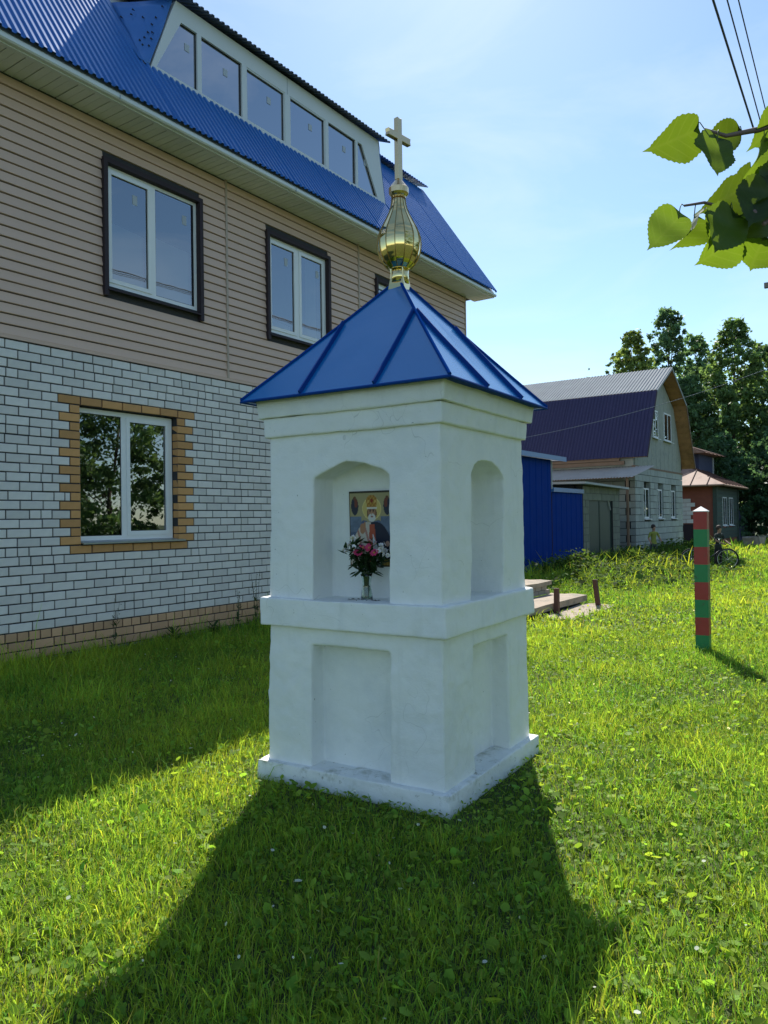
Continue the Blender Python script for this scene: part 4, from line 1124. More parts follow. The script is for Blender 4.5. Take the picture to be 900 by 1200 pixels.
# ================================================================== TREES
def numpy_mesh(name, V, Fq, cols, mat, tri=False):
    """V (n,3), Fq (m,k) faces of equal size k"""
    me = bpy.data.meshes.new(name); n_, mF, k = len(V), len(Fq), Fq.shape[1]
    me.vertices.add(n_); me.vertices.foreach_set('co', np.ascontiguousarray(V, np.float32).ravel())
    me.loops.add(mF * k); me.loops.foreach_set('vertex_index', np.ascontiguousarray(Fq, np.int32).ravel())
    me.polygons.add(mF); me.polygons.foreach_set('loop_start', np.arange(0, mF * k, k, dtype=np.int32))
    if cols is not None:
        ca = me.color_attributes.new('tint', 'FLOAT_COLOR', 'POINT')
        c4 = np.ones((n_, 4), np.float32); c4[:, :3] = cols; ca.data.foreach_set('color', c4.ravel())
    me.materials.append(mat); me.update(calc_edges=True); me.validate(); return me
m_treeleaf = leafmat('tree_leaf', (.125, .185, .085), (.23, .32, .085), trans=.45)
def leaf_cloud(centers, radii, tints, n, size, nr, droop=.0):
    """leaf quads gathered in clumps; returns verts, quads, colours"""
    K = len(centers); pk = radii ** 2; pk = pk / pk.sum()
    ci = nr.choice(K, n, p=pk)
    d = nr.normal(size=(n, 3)); d /= np.linalg.norm(d, axis=1)[:, None]
    rr = np.abs(nr.normal(0, .62, n))
    pos = centers[ci] + d * (radii[ci] * rr)[:, None] * np.array([1, 1, .8])
    a = nr.normal(size=(n, 3)); a /= np.linalg.norm(a, axis=1)[:, None]
    b = np.cross(a, nr.normal(size=(n, 3))); b /= np.linalg.norm(b, axis=1)[:, None]
    s = size * nr.uniform(.55, 1.25, n)[:, None]
    V = np.stack([pos - a * s, pos + b * s * .55, pos + a * s, pos - b * s * .55], 1).reshape(-1, 3)
    F = np.arange(n * 4).reshape(n, 4)
    t = tints[ci] * nr.uniform(.7, 1.3, n)[:, None]
    return V, F, np.repeat(t, 4, 0)
def tree(name, label, loc, H, rad, seed, base=.25, shape='round', n=9000, size=.22, tint=(1, 1, 1), cat='tree', group=None, trunk_r=None, clumps=150):
    n = int(n * 2.0); size = size * .78; clumps = int(clumps * 2.2)
    nr = np.random.default_rng(seed); root = empty(name, loc, 0, label, cat, group)
    tr_ = trunk_r or H * .012
    pts = [Vector((0, 0, -.3))]; x = y = 0
    for i in range(1, 8):
        x += nr.normal() * .012 * H; y += nr.normal() * .012 * H; pts.append(Vector((x, y, H * .93 * i / 7)))
    tk = MB().tube(pts, [tr_ * (1 - .88 * i / 7) for i in range(8)], 8)
    tk.build('trunk', m_bark, root, True)
    C, Rr, Tn = [], [], []
    for i in range(clumps):
        h = base + (1 - base) * nr.random() ** .85
        if shape == 'round': env = math.sin(math.pi * min(1, max(.0, (h - base) / (1 - base)) * .82 + .15)) 
        elif shape == 'column': env = min(1, (h - base) * 5 + .45) * (1 - .80 * max(0, (h - .55) / .45) ** 1.3)
        else: env = 1 - .75 * ((h - base) / (1 - base))
        a = nr.uniform(0, 6.283); q = rad * env * math.sqrt(nr.uniform(.08, 1)) * nr.uniform(.85, 1.22); 
        ip = min(6, h / .93 * 7); p = pts[int(ip)]
        c = np.array([p.x + q * math.cos(a), p.y + q * math.sin(a), h * H]); C.append(c)
        Rr.append(rad * nr.uniform(.08, .19) * (.6 + .4 * env)); tb = nr.uniform(.6, 1.45); Tn.append(np.array(tint) * tb)
        if i % 11 == 0 and q > rad * .25:
            st_ = p.lerp(Vector((0, 0, max(.1, h - .18) * H)), .5); st_.z = max(H * .12, (h - .16) * H)
            lb_ = MB().tube([st_, st_.lerp(Vector(c), .55) + Vector((0, 0, .02 * H)), Vector(c)], [tr_ * .22, tr_ * .13, tr_ * .04], 5); lb_.build('limb', m_bark, root, True)
    V, F, cc = leaf_cloud(np.array(C), np.array(Rr), np.array(Tn), n, size, nr)
    obj('crown', numpy_mesh('crown', V, F, cc, m_treeleaf), root)
    return root
BG = 'trees standing behind the far houses'
tree('tall_tree', 'yellowish green broad tree rising behind the grey gambrel ridge', (17.1, 52, 0), 14.2, 2.6, 1, .25, 'column', 9000, .20, (1.15, 1.08, .75))
tree('sapling', 'thin sparse young tree beside the yellowish broad tree', (14.9, 50, 0), 12.3, 1.0, 2, .45, 'column', 700, .16, (1, 1.05, 1), clumps=22)
tree('sapling', 'wispy low sapling at the end of the tree line by open sky', (14.0, 51, 0), 11.6, .6, 22, .5, 'column', 260, .15, (1, 1.05, 1), clumps=12)
tree('poplar_tree', 'tallest blue green poplar behind the gable peak', (20.6, 54, 0), 16.3, 2.5, 3, .2, 'column', 9000, .19, (.85, 1.0, 1.15))
tree('poplar_tree', 'shorter poplar in the gap right of the tallest one', (25.2, 59, 0), 15.7, 2.9, 4, .15, 'column', 9000, .21, (.85, 1.0, 1.05))
tree('tall_tree', 'wide dense green tree with ragged pointed top above the brown attic', (23.6, 51, 0), 14.4, 3.0, 5, .12, 'column', 15000, .19, (.95, 1.05, .85), clumps=260)
tree('tall_tree', 'dense tree beside the wide one, overhanging the board fence', (26.8, 48, 0), 12.2, 3.4, 6, .06, 'round', 13000, .20, (.85, 1, .9), clumps=200)
tree('tall_tree', 'broad low tree behind the timber house chimney side', (20.2, 50, 0), 10.5, 3.2, 7, .08, 'round', 11000, .20, (.75, .9, .9), clumps=200)
for i, (x, y, h, r_, lb) in enumerate(((19.8, 43.8, 6.2, 2.3, 'dark bushy willow shrub just behind the timber house corner'), (22.6, 43.5, 6.8, 2.6, 'dark bushy willow shrub over the near end of the board fence'), (25.3, 43.2, 6.4, 2.7, 'dark bushy willow shrub over the far end of the board fence'))):
    tree('willow_shrub', lb, (x, y, 0), h, r_, 30 + i, .02, 'round', 9000, .17, (.55, .75, .85), 'shrub', clumps=160)
for i, (x, y, h, r_) in enumerate(((31, 50, 13, 3.4), (36, 47, 12, 3.6), (28.6, 57, 14, 3.2))):
    tree('tall_tree', 'leafy tree in the row past the board fence', (x, y, 0), h, r_, 40 + i, .08, 'round', 7000, .24, (.85, 1, .9), group=BG)
# trees across the street, seen in the house windows
for i, (x, y, h, r_) in enumerate(((15.5, 9.5, 8.0, 3.3), (17.5, 15.5, 7.2, 3.2), (16.5, 4.2, 8.6, 3.2), (13.5, 22.5, 5.5, 2.0))):
    if i == 3: continue
    tree('linden_tree', 'leafy linden across the street mirrored in the house windows', (x, y, 0), h, r_, 60 + i, .04, 'round', 12000, .13, (.9, 1, .8), group='lindens across the street')

# ---- near linden with the hanging twig
LT = empty('linden_tree', (2.7, 1.9, 0), 0, 'near linden reaching a leafy twig with heart shaped leaves into the sky', 'tree')
MB().tube([(0, 0, -.2), (.03, .02, 1.2), (0, .05, 2.4), (.1, .0, 4.0), (.05, .05, 6.0)], [.14, .12, .11, .08, .03], 10).build('trunk', m_bark, LT, True)
nr = np.random.default_rng(90)
Cc = np.array([[nr.uniform(-.7, 1.6), nr.uniform(-1.7, .9), nr.uniform(3.4, 6.6)] for _ in range(34)]); Cc[:, 0] += (Cc[:, 2] - 3.4) * -.0 + .4
Vv, Ff, cc = leaf_cloud(Cc, np.full(34, .55), np.ones((34, 3)) * nr.uniform(.7, 1.3, (34, 1)), 5200, .055, nr)
obj('crown', numpy_mesh('crown', Vv, Ff, cc, m_treeleaf), LT)
for q in range(7):
    c = Cc[q * 4]; MB().tube([(.02, .03, 2.2 + q * .3), (c[0] * .5, c[1] * .5, (2.6 + q * .3 + c[2]) / 2), tuple(c)], [.045, .03, .008], 6).build('limb', m_bark, LT, True)
def W2L(x, y, z): return (x - 2.7, y - 1.9, z)
m_petiole = M('petiole_green', (.10, .13, .04), .6)
TWP = [[(2.0, 1.62, 2.42), (1.3, 1.40, 2.36), (.95, 1.33, 2.25), (.72, 1.30, 2.19), (.655, 1.30, 2.165), (.60, 1.30, 2.155), (.565, 1.305, 2.17)], [(.95, 1.33, 2.25), (.80, 1.33, 2.13), (.70, 1.33, 2.06), (.62, 1.32, 2.035), (.56, 1.30, 2.04), (.525, 1.30, 2.035)], [(.95, 1.33, 2.25), (.86, 1.40, 2.08), (.74, 1.40, 1.99)]]
TW = [[Vector(W2L(*a)).lerp(Vector(W2L(*b)), i / 6) for a, b in zip(pl[:-1], pl[1:]) for i in range(7)] for pl in TWP]
br = MB()
br.tube([W2L(2.70, 1.92, 2.35), W2L(2.0, 1.62, 2.42), W2L(1.3, 1.40, 2.36), W2L(.95, 1.33, 2.25), W2L(.72, 1.30, 2.19), W2L(.655, 1.30, 2.165), W2L(.60, 1.30, 2.155), W2L(.565, 1.305, 2.17)], [.03, .022, .013, .008, .006, .005, .0035, .002], 7)
br.tube([W2L(.95, 1.33, 2.25), W2L(.80, 1.33, 2.13), W2L(.70, 1.33, 2.06), W2L(.62, 1.32, 2.035), W2L(.56, 1.30, 2.04), W2L(.525, 1.30, 2.035)], [.007, .005, .004, .003, .0025, .002], 6)
br.tube([W2L(.95, 1.33, 2.25), W2L(.86, 1.40, 2.08), W2L(.74, 1.40, 1.99)], [.006, .004, .002], 6)
branch = br.build('branch', m_twig, LT, True)
T = NT('linden_leaf'); tc = T.n('ShaderNodeTexCoord'); d_ = T.n('ShaderNodeBsdfPrincipled'); d_.inputs['Roughness'].default_value = .45
tr2 = T.n('ShaderNodeBsdfTranslucent'); oi = T.n('ShaderNodeObjectInfo')
sep = T.n('ShaderNodeSeparateXYZ'); T.l(tc.outputs['Object'], sep.inputs[0])
ax = T.math('ABSOLUTE', sep.outputs[0])
vein = T.math('SINE', T.math('MULTIPLY', T.math('SUBTRACT', sep.outputs[2], T.math('MULTIPLY', ax, .75)), 400.))
vf = T.ramp(vein, [(.86, 0.), (.97, 1.)])
vf = T.math('MAXIMUM', vf, T.ramp(ax, [(.0004, 1.), (.0016, 0.)]))
fr_ = T.math('MULTIPLY_ADD', oi.outputs['Random'], .8, .55)
cc_ = T.n('ShaderNodeCombineColor'); [T.l(fr_, cc_.inputs[i]) for i in range(3)]
base_ = T.mix(T.math('MULTIPLY', vf, .35), (.040, .080, .014), (.07, .115, .03)); trc = T.mix(T.math('MULTIPLY', vf, .4), (.15, .235, .012), (.20, .28, .025))
T.l(T.mix(1., base_, cc_.outputs[0], 'MULTIPLY'), d_.inputs['Base Color']); T.l(T.mix(1., trc, cc_.outputs[0], 'MULTIPLY'), tr2.inputs['Color'])
mx = T.n('ShaderNodeMixShader'); mx.inputs[0].default_value = .5; T.l(d_.outputs[0], mx.inputs[1]); T.l(tr2.outputs[0], mx.inputs[2]); T.l(mx.outputs[0], T.out.inputs[0]); m_lin = T.m
def linden_leaf(L, fold, curl, asym):
    half = [(.0, -.02), (.10, .06), (.24, .11), (.37, .07), (.46, -.04), (.51, -.20), (.50, -.36), (.43, -.52), (.35, -.64), (.24, -.77), (.13, -.88), (.05, -.96), (.0, -1.10)]
    fine = []                                   # round the outline, then cut the teeth
    for i in range(len(half) - 1):
        p0, p1, p2, p3 = half[max(i - 1, 0)], half[i], half[i + 1], half[min(i + 2, len(half) - 1)]
        for k in range(3):
            t = k / 3; c = [.5 * (2 * b + (c_ - a) * t + (2 * a - 5 * b + 4 * c_ - d) * t * t + (3 * b - a - 3 * c_ + d) * t ** 3) for a, b, c_, d in zip(p0, p1, p2, p3)]
            fine.append((max(0, c[0]), c[1]))
    half = fine + [half[-1]]
    vs = []; fs = []; nh = len(half)
    for side in (1, -1):
        for i, (x, z) in enumerate(half):
            jag = .014 * (1 if i % 2 else -1) if 4 < i < nh - 4 else 0
            xx = x + jag; sx = xx * (1 + asym * side)
            y = -abs(sx) * math.tan(fold) + curl * (z * z) * .5 + .16 * math.sin(8 * z + 2.5 * side) * abs(sx) + .10 * sx * sx
            vs.append((side * sx * L, y * L, z * L))
    cn = []
    for i, (x, z) in enumerate(half): cn.append(len(vs)); vs.append((0, curl * z * z * .5 * L, z * L))
    for i in range(nh - 1):
        fs.append((cn[i], i, i + 1, cn[i + 1])); fs.append((cn[i], cn[i + 1], nh + i + 1, nh + i))
    mb = MB().add(vs, fs)
    return mb.mesh('leaf', m_lin, True)
lv = [linden_leaf(.070, .34, .55, .10), linden_leaf(.074, .20, -.5, -.10), linden_leaf(.066, .75, .5, .02), linden_leaf(.070, .50, .8, .16)]
#        x, y, z(base of blade), variant, rx, ry(roll in view), rz, scale
LVS = [(.545, 1.30, 2.165, 0, .95, .85, .9, 1.1), (.580, 1.29, 2.14, 1, -.12, .30, .2, 1.02), (.515, 1.30, 2.015, 1, .05, .75, -.3, .95), (.60, 1.28, 2.005, 1, -.05, .62, .1, 1.1),
       (.548, 1.315, 2.02, 2, .3, .35, 1.0, .95), (.625, 1.31, 2.065, 3, .25, 1.0, .5, 1.0), (.655, 1.27, 2.055, 1, .0, .45, -.25, 1.05), (.665, 1.30, 2.145, 3, .1, .25, .8, 1.1),
       (.63, 1.34, 1.99, 0, .75, .85, .3, 1.0), (.675, 1.33, 1.985, 0, .8, .5, -.4, 1.0), (.625, 1.31, 2.165, 2, 1.15, 1.25, .4, .85), (.69, 1.28, 2.19, 3, .5, .5, .2, 1.0),
       (.70, 1.31, 2.10, 1, .1, .2, .3, 1.1), (.72, 1.28, 2.03, 3, .2, .35, -.5, 1.1), (.69, 1.36, 2.05, 0, .3, .9, .8, 1.1), (.74, 1.33, 1.99, 1, .0, .3, .2, 1.0), (.76, 1.30, 2.15, 0, .2, .3, .6, 1.1),
       (.80, 1.32, 2.08, 1, .1, .4, .2, 1.1), (.84, 1.36, 2.0, 3, .3, .2, -.3, 1.1), (.86, 1.30, 2.2, 0, .3, .4, .3, 1.1), (.92, 1.36, 2.1, 1, .2, .3, .6, 1.1), (1.02, 1.36, 2.2, 3, .1, .4, .3, 1.1), (1.12, 1.40, 2.28, 0, .3, .3, .2, 1.1),
       (.66, 1.285, 2.02, 3, .35, .75, .5, .9), (.615, 1.325, 2.03, 2, .2, .7, -.4, .9)]
for i in range(9): LVS.append((rb.uniform(.67, .80), rb.uniform(1.30, 1.40), rb.uniform(1.99, 2.17), rb.randrange(4), rb.uniform(-.3, .9), rb.uniform(-.1, 1.0), rb.uniform(-.9, 1.1), rb.uniform(.75, 1.05)))
for i in range(26):
    q = i / 26; LVS.append((1.0 + 1.4 * q, 1.34 + .2 * q + rb.uniform(-.08, .08), 2.36 + rb.uniform(-.12, .02), rb.randrange(4), rb.uniform(-.3, .9), rb.uniform(-.3, 1.0), rb.uniform(-.9, 1.1), rb.uniform(.8, 1.1)))
for (x, y, z, k, rx, ry, rz, s_) in LVS:
    o = obj('leaf', lv[k], branch, W2L(x, y, z)); o.rotation_euler = (rx, ry, rz); o.scale = (s_, s_, s_)
    b0 = Vector(W2L(x, y, z)); best = min((q for pl in TW for q in pl), key=lambda q: (q - b0).length + (0 if q.x > b0.x else .03))
    sag = Vector((0, -.003, .012 + .25 * (best - b0).length)); mid = (b0 + best) / 2 + sag * .7
    MB().tube([b0 - Vector((0, 0, .002)), b0.lerp(mid, .55) + Vector((0, 0, .004)), mid, best.lerp(mid, .45), best], .0009, 5).build('petiole', m_petiole, branch, True)
fr_m = MB().lathe([(.0005, -.0045), (.0038, -.002), (.0042, .001), (.001, .0045)], 8).mesh('fruit', m_twig, True)
for i in range(9):
    o = obj('fruit', fr_m, branch, W2L(.625 + .035 * rb.random(), 1.27, 1.99 + .022 * rb.random()))

# ================================================================== PEOPLE AND BICYCLE
def person(loc, rz, h, shirt, trousers, hair, label, arms, legs_spread=.08, lean=.0):
    root = empty('person', loc, rz, label, 'person')
    k = h / 1.70
    J = {'pel': (0, 0, .90), 'wai': (0, .01 + lean * .2, 1.05), 'che': (0, .0 + lean * .6, 1.28), 'nec': (0, .0 + lean * .9, 1.44), 'hd0': (0, -.01 + lean, 1.53), 'hd1': (0, -.015 + lean, 1.60), 'hd2': (0, -.005 + lean, 1.68)}
    Rd = {'pel': (.135, .105), 'wai': (.120, .09), 'che': (.135, .095), 'nec': (.05, .05), 'hd0': (.065, .08), 'hd1': (.078, .095), 'hd2': (.055, .065)}
    E = [('pel', 'wai'), ('wai', 'che'), ('che', 'nec'), ('nec', 'hd0'), ('hd0', 'hd1'), ('hd1', 'hd2')]
    for s_, nm in ((-1, 'l'), (1, 'r')):
        el, ha = arms[0 if s_ < 0 else 1]
        J[nm + 'sh'] = (s_ * .175, lean * .7, 1.38); J[nm + 'el'] = el; J[nm + 'ha'] = ha
        d = Vector(ha) - Vector(el); d.normalize(); J[nm + 'fi'] = tuple(Vector(ha) + d * .10)
        Rd[nm + 'sh'] = (.06, .06); Rd[nm + 'el'] = (.042, .042); Rd[nm + 'ha'] = (.030, .030); Rd[nm + 'fi'] = (.035, .02)
        J[nm + 'hp'] = (s_ * .09, 0, .82); J[nm + 'kn'] = (s_ * (.09 + legs_spread * .4), -.03 * s_, .48); J[nm + 'an'] = (s_ * (.09 + legs_spread), .02, .08); J[nm + 'to'] = (s_ * (.10 + legs_spread), -.14, .035)
        Rd[nm + 'hp'] = (.085, .09); Rd[nm + 'kn'] = (.058, .06); Rd[nm + 'an'] = (.042, .045); Rd[nm + 'to'] = (.04, .03)
        E += [('che', nm + 'sh'), (nm + 'sh', nm + 'el'), (nm + 'el', nm + 'ha'), (nm + 'ha', nm + 'fi'), ('pel', nm + 'hp'), (nm + 'hp', nm + 'kn'), (nm + 'kn', nm + 'an'), (nm + 'an', nm + 'to')]
    names = list(J); me = bpy.data.meshes.new('body'); me.from_pydata([tuple(c * k for c in J[n]) for n in names], [(names.index(a), names.index(b)) for a, b in E], [])
    o = obj('body', me, None)
    md = o.modifiers.new('skin', 'SKIN'); md.use_smooth_shade = True
    for i, n in enumerate(names):
        sv = me.skin_vertices[0].data[i]; sv.radius = (Rd[n][0] * k, Rd[n][1] * k); sv.use_root = (n == 'pel')
    sb = o.modifiers.new('sub', 'SUBSURF'); sb.levels = 2; sb.render_levels = 2
    bake(o, 'body')
    mats = [M('skin_tone', (.42, .24, .16), .6), M('shirt_cloth', shirt, .85, var=.15), M('trouser_cloth', trousers, .85, var=.15), M('shoe_rubber', (.05, .05, .055), .7)]
    o.data.materials.clear(); [o.data.materials.append(q) for q in mats]
    for p in o.data.polygons:
        z = p.center.z / k; x = abs(p.center.x) / k
        fore = False
        for nm in 'lr':
            e_, h_ = Vector(J[nm + 'el']), Vector(J[nm + 'ha']); c = Vector(p.center) / k; t_ = (c - e_).dot(h_ - e_) / (h_ - e_).length_squared
            q = e_ + (h_ - e_) * max(0, min(1.6, t_))
            if t_ > -.05 and (c - q).length < .075 and x > .14: fore = True
        p.material_index = 0 if (z > 1.43 or fore) else (1 if z > .88 else (2 if z > .09 else 3)); p.use_smooth = True
    o.parent = root
    hm = MB().lathe([(.010, .135), (.06, .12), (.095, .075), (.105, .02), (.095, -.03), (.08, -.05)], 14)
    hm.v = [(x * k * .92, (y * 1.05 + .018 + lean * 1.0) * k, (z + 1.615) * k) for x, y, z in hm.v]
    hm.build('hair', M('hair_tone', hair, .7), root, True)
    nz = MB().add([(-.012, -.105 + lean, 1.565), (.012, -.105 + lean, 1.565), (0, -.125 + lean, 1.568), (0, -.10 + lean, 1.605)], [(0, 1, 2), (1, 3, 2), (3, 0, 2), (0, 3, 1)]); nz.v = [(x * k, y * k, z * k) for x, y, z in nz.v]; nz.build('nose', mats[0], root)
    return root
person(S(20.55, 1.10), R(20), 1.22, (.28, .30, .06), (.06, .08, .07), (.04, .025, .02), 'child in a yellowish shirt standing before the pale block wall',
       (((-.30, -.02, 1.12), (-.30, -.16, .95)), ((.28, -.06, 1.12), (.20, -.24, 1.02))), .05)
BK = S(18.2, 3.3)
person(BK + Vector((.27, .22, 0)), R(25), 1.20, (.025, .035, .03), (.02, .02, .025), (.05, .03, .02), 'child in dark clothes holding a bicycle behind the striped post',
       (((-.26, -.10, 1.15), (-.14, -.38, 1.02)), ((.27, -.08, 1.14), (.22, -.36, 1.0))), .04, -.06)
bk = empty('bicycle', BK + Vector((-.12, 0, 0)), R(-14), 'dark bicycle held by the child in dark clothes', 'bicycle')
m_tyre = M('tyre_rubber', (.012, .012, .013), .8); m_rim = M('steel_rim', (.5, .5, .52), .3, .9); m_frame = M('bicycle_paint', (.02, .025, .05), .35)
WR = .30
def ring(cx, r_, rt, k=28):
    mb = MB(); pts = [(cx + r_ * math.cos(2 * math.pi * i / k), 0, WR + r_ * math.sin(2 * math.pi * i / k)) for i in range(k + 1)]
    return mb.tube(pts, rt, 6)
for cx in (-.42, .50):
    w_ = ring(cx, WR - .02, .022).build('wheel', m_tyre, bk, True)
    ring(cx, WR - .045, .010).build('rim', m_rim, w_, True)
    sp = MB()
    for i in range(12):
        a = 2 * math.pi * i / 12; sp.tube([(cx, .02 * (-1) ** i, WR), (cx + (WR - .05) * math.cos(a), 0, WR + (WR - .05) * math.sin(a))], .002, 3)
    sp.build('spokes', m_rim, w_)
    MB().tube([(cx, -.05, WR), (cx, .05, WR)], .02, 8).build('hub', m_rim, w_)
fr3 = MB(); BB, SE, HT, HB = (-.02, 0, .28), (-.16, 0, .68), (.32, 0, .70), (.36, 0, .58)
for a, b in ((BB, SE), (SE, HT), (BB, HB), ((-.42, .05, WR), SE), ((-.42, -.05, WR), SE), ((-.42, .05, WR), BB), ((-.42, -.05, WR), BB), (HT, HB)): fr3.tube([a, b], .014, 6)
fr3.build('frame', m_frame, bk, True)
MB().tube([HB, (.50, .045, WR)], .011, 6).tube([HB, (.50, -.045, WR)], .011, 6).build('fork', m_frame, bk)
MB().tube([HT, (.30, 0, .82), (.31, .10, .86), (.22, .27, .88)], .011, 6).tube([(.30, 0, .82), (.31, -.10, .86), (.22, -.27, .88)], .011, 6).build('handlebar', m_rim, bk)
MB().tube([SE, (-.18, 0, .80)], .012, 6).build('seat_post', m_rim, bk)
sd = MB().add([(-.32, -.07, .80), (-.32, .07, .80), (-.10, .03, .81), (-.02, 0, .81), (-.10, -.03, .81), (-.32, -.07, .84), (-.32, .07, .84), (-.10, .03, .835), (-.02, 0, .825), (-.10, -.03, .835)], [(0, 1, 2, 3, 4), (9, 8, 7, 6, 5)] + [(i, (i + 1) % 5, 5 + (i + 1) % 5, 5 + i) for i in range(5)]); sd.build('saddle', m_tyre, bk)
MB().lathe([(.09, -.006), (.09, .006)], 20, (0, 0, 0)).build('chainring', m_tyre, bk).matrix_local = Matrix.Translation((-.02, -.045, .28)) @ Matrix.Rotation(math.pi / 2, 4, 'X')
MB().tube([(-.02, -.07, .28), (.06, -.07, .13)], .010, 5).tube([(-.02, .07, .28), (-.10, .07, .43)], .010, 5).build('crank', m_rim, bk)

# ================================================================== GRASS
nr = np.random.default_rng(5)
TV = np.array([tv.x, tv.y]); NVv = np.array([nv.x, nv.y]); A2 = np.array([A0.x, A0.y])
def fbm(p, s, seed=0):
    o = np.zeros(len(p)); q = np.random.default_rng(100 + seed)
    for k in range(5):
        a = q.uniform(0, 6.28); f = s * 1.7 ** k; ph = q.uniform(0, 6.28, 2)
        dx = p[:, 0] * math.cos(a) + p[:, 1] * math.sin(a); dy = -p[:, 0] * math.sin(a) + p[:, 1] * math.cos(a)
        o += np.sin(dx * f + ph[0] + 1.3 * np.sin(dy * f * .7)) * np.sin(dy * f + ph[1]) / (1.25 ** k)
    return o / 2.2
def scatter(y0, y1, dens, xm=1.6, slope=.62):
    """points in the strip y0..y1, a little wider than the view"""
    W = slope * y1 + xm; n = int(dens * (y1 - y0) * 2 * W)
    p = np.stack([nr.uniform(-W, W, n), nr.uniform(y0, y1, n)], 1)
    p = p[np.abs(p[:, 0]) < slope * p[:, 1] + xm]
    u = (p - A2) @ TV; w_ = (p - A2) @ NVv
    ok = ~((w_ < -.02) & (u < 10.4)) & ~((w_ < .1) & (u > 11.4) & (u < 20.2)) & ~((w_ < .05) & (u > 21.9) & (u < 28.7)) & ~((w_ < .1) & (u > 34.5) & (u < 40.3))
    c = p - np.array([CTR.x, CTR.y]); lx = c[:, 0] * cosB + c[:, 1] * sinB; ly = -c[:, 0] * sinB + c[:, 1] * cosB
    ok &= ~((np.abs(lx) < .63) & (np.abs(ly) < .63))
    ok &= ~((u > 5.6) & (u < 8.55) & (w_ > 1.75) & (w_ < 3.2))
    ok &= ~((u > 6.45) & (u < 8.5) & (w_ > 3.2) & (w_ < 3.7) & (nr.random(len(p)) < .85))
    p, u, w_ = p[ok], u[ok], w_[ok]
    return p, u, w_
def blades(p, u, w_, hbase, wbase, seg2=True):
    n = len(p)
    f1 = fbm(p, 1.1); f2 = fbm(p, 3.7, 1); f3 = fbm(p, .45, 2)
    h = hbase * nr.lognormal(0, .38, n) * np.clip(1 + .35 * f1 + .35 * f2, .35, 2)
    wall = np.clip(1.6 - w_, 0, 1.6) / 1.6 * (u < 10.4); h *= 1 + .9 * wall
    fence = np.exp(-((w_ - .7) / 1.1) ** 2) * (u > 10.6) * (u < 34); h *= 1 + 2.2 * fence
    mound = np.exp(-(((u - 15.5) / 5) ** 2 + ((w_ - 2.2) / 1.2) ** 2)); h *= 1 + 1.2 * mound
    c = p - np.array([CTR.x, CTR.y]); lx = np.abs(c[:, 0] * cosB + c[:, 1] * sinB); ly = np.abs(-c[:, 0] * sinB + c[:, 1] * cosB)
    dd = np.maximum(lx, ly) - .63; h *= .45 + .55 * np.clip(dd / .35, 0, 1)
    h = np.clip(h, .012, .75)
    wd = wbase * nr.uniform(.6, 1.5, n) * np.clip(h / hbase, .7, 1.8) ** .3
    a = nr.uniform(0, 6.283, n); la = nr.uniform(0, 6.283, n); lean = nr.uniform(.15, 1.05, n)
    sx, sy = np.cos(a) * wd / 2, np.sin(a) * wd / 2
    dx, dy = np.cos(la) * lean * h, np.sin(la) * lean * h
    z0 = np.zeros(n)
    b1 = np.stack([p[:, 0] - sx, p[:, 1] - sy, z0], 1); b2 = np.stack([p[:, 0] + sx, p[:, 1] + sy, z0], 1)
    mz = h * .62
    m1 = np.stack([p[:, 0] - sx * .8 + dx * .35, p[:, 1] - sy * .8 + dy * .35, mz], 1); m2 = np.stack([p[:, 0] + sx * .8 + dx * .35, p[:, 1] + sy * .8 + dy * .35, mz], 1)
    tp = np.stack([p[:, 0] + dx, p[:, 1] + dy, h * np.clip(1.12 - .35 * lean, .45, 1)], 1)
    V = np.stack([b1, b2, m1, m2, tp], 1).reshape(-1, 3)
    i0 = np.arange(n)[:, None] * 5
    F = np.concatenate([i0 + np.array([[0, 1, 3]]), i0 + np.array([[0, 3, 2]]), i0 + np.array([[2, 3, 4]])], 0)
    t = np.ones((n, 3)); br_ = np.clip(nr.normal(1, .26, n) * (1 + .22 * f1 + .20 * f2 + .18 * f3), .4, 1.9); t *= br_[:, None]
    yl = np.clip(nr.normal(0, .17, n) + .28 * f3 + .12 * f2, -.35, .6); t[:, 0] *= 1 + yl * 1.1; t[:, 1] *= 1 + yl * .15; t[:, 2] *= 1 - yl * .3
    dry = nr.random(n) < .045; t[dry] = np.array([1.7, 1.05, 2.2]) * nr.uniform(.7, 1.3, dry.sum())[:, None]
    return V, F, np.repeat(t, 5, 0)
def broad(p, u, w_, size, hgt):
    """small broad leaves (clover, plantain) as bent diamonds"""
    n = len(p); a = nr.uniform(0, 6.283, n); s = np.clip(size * nr.lognormal(0, .4, n), 0, .055 if size < .05 else 1); tilt = nr.uniform(-.1, 1.1, n); z = hgt * nr.uniform(.25, 1.1, n)
    d = np.stack([np.cos(a) * np.cos(tilt), np.sin(a) * np.cos(tilt), np.sin(tilt)], 1); q = np.stack([-np.sin(a), np.cos(a), nr.uniform(-.3, .3, n)], 1)
    b = np.stack([p[:, 0], p[:, 1], z], 1); s1 = s[:, None]; wr = nr.uniform(.28, .55, n)[:, None]
    zz = np.array([0, 0, 1.]) * s1
    V = np.stack([b, b + d * s1 * .28 + q * s1 * wr * .85, b + d * s1 * .68 + q * s1 * wr * .8 - zz * .05, b + d * s1 - zz * .14, b + d * s1 * .68 - q * s1 * wr * .8 - zz * .05, b + d * s1 * .28 - q * s1 * wr * .85, b + d * s1 * .5 - zz * .10], 1).reshape(-1, 3)
    i0 = np.arange(n)[:, None] * 7
    F = np.concatenate([i0 + np.array([[k, (k + 1) % 6, 6]]) for k in range(6)], 0)
    t = np.ones((n, 3)) * np.clip(nr.normal(1.05, .25, n), .5, 1.7)[:, None]; yl = nr.normal(0, .12, n); t[:, 0] *= 1 + yl
    return V, F, np.repeat(t, 7, 0)
parts = []
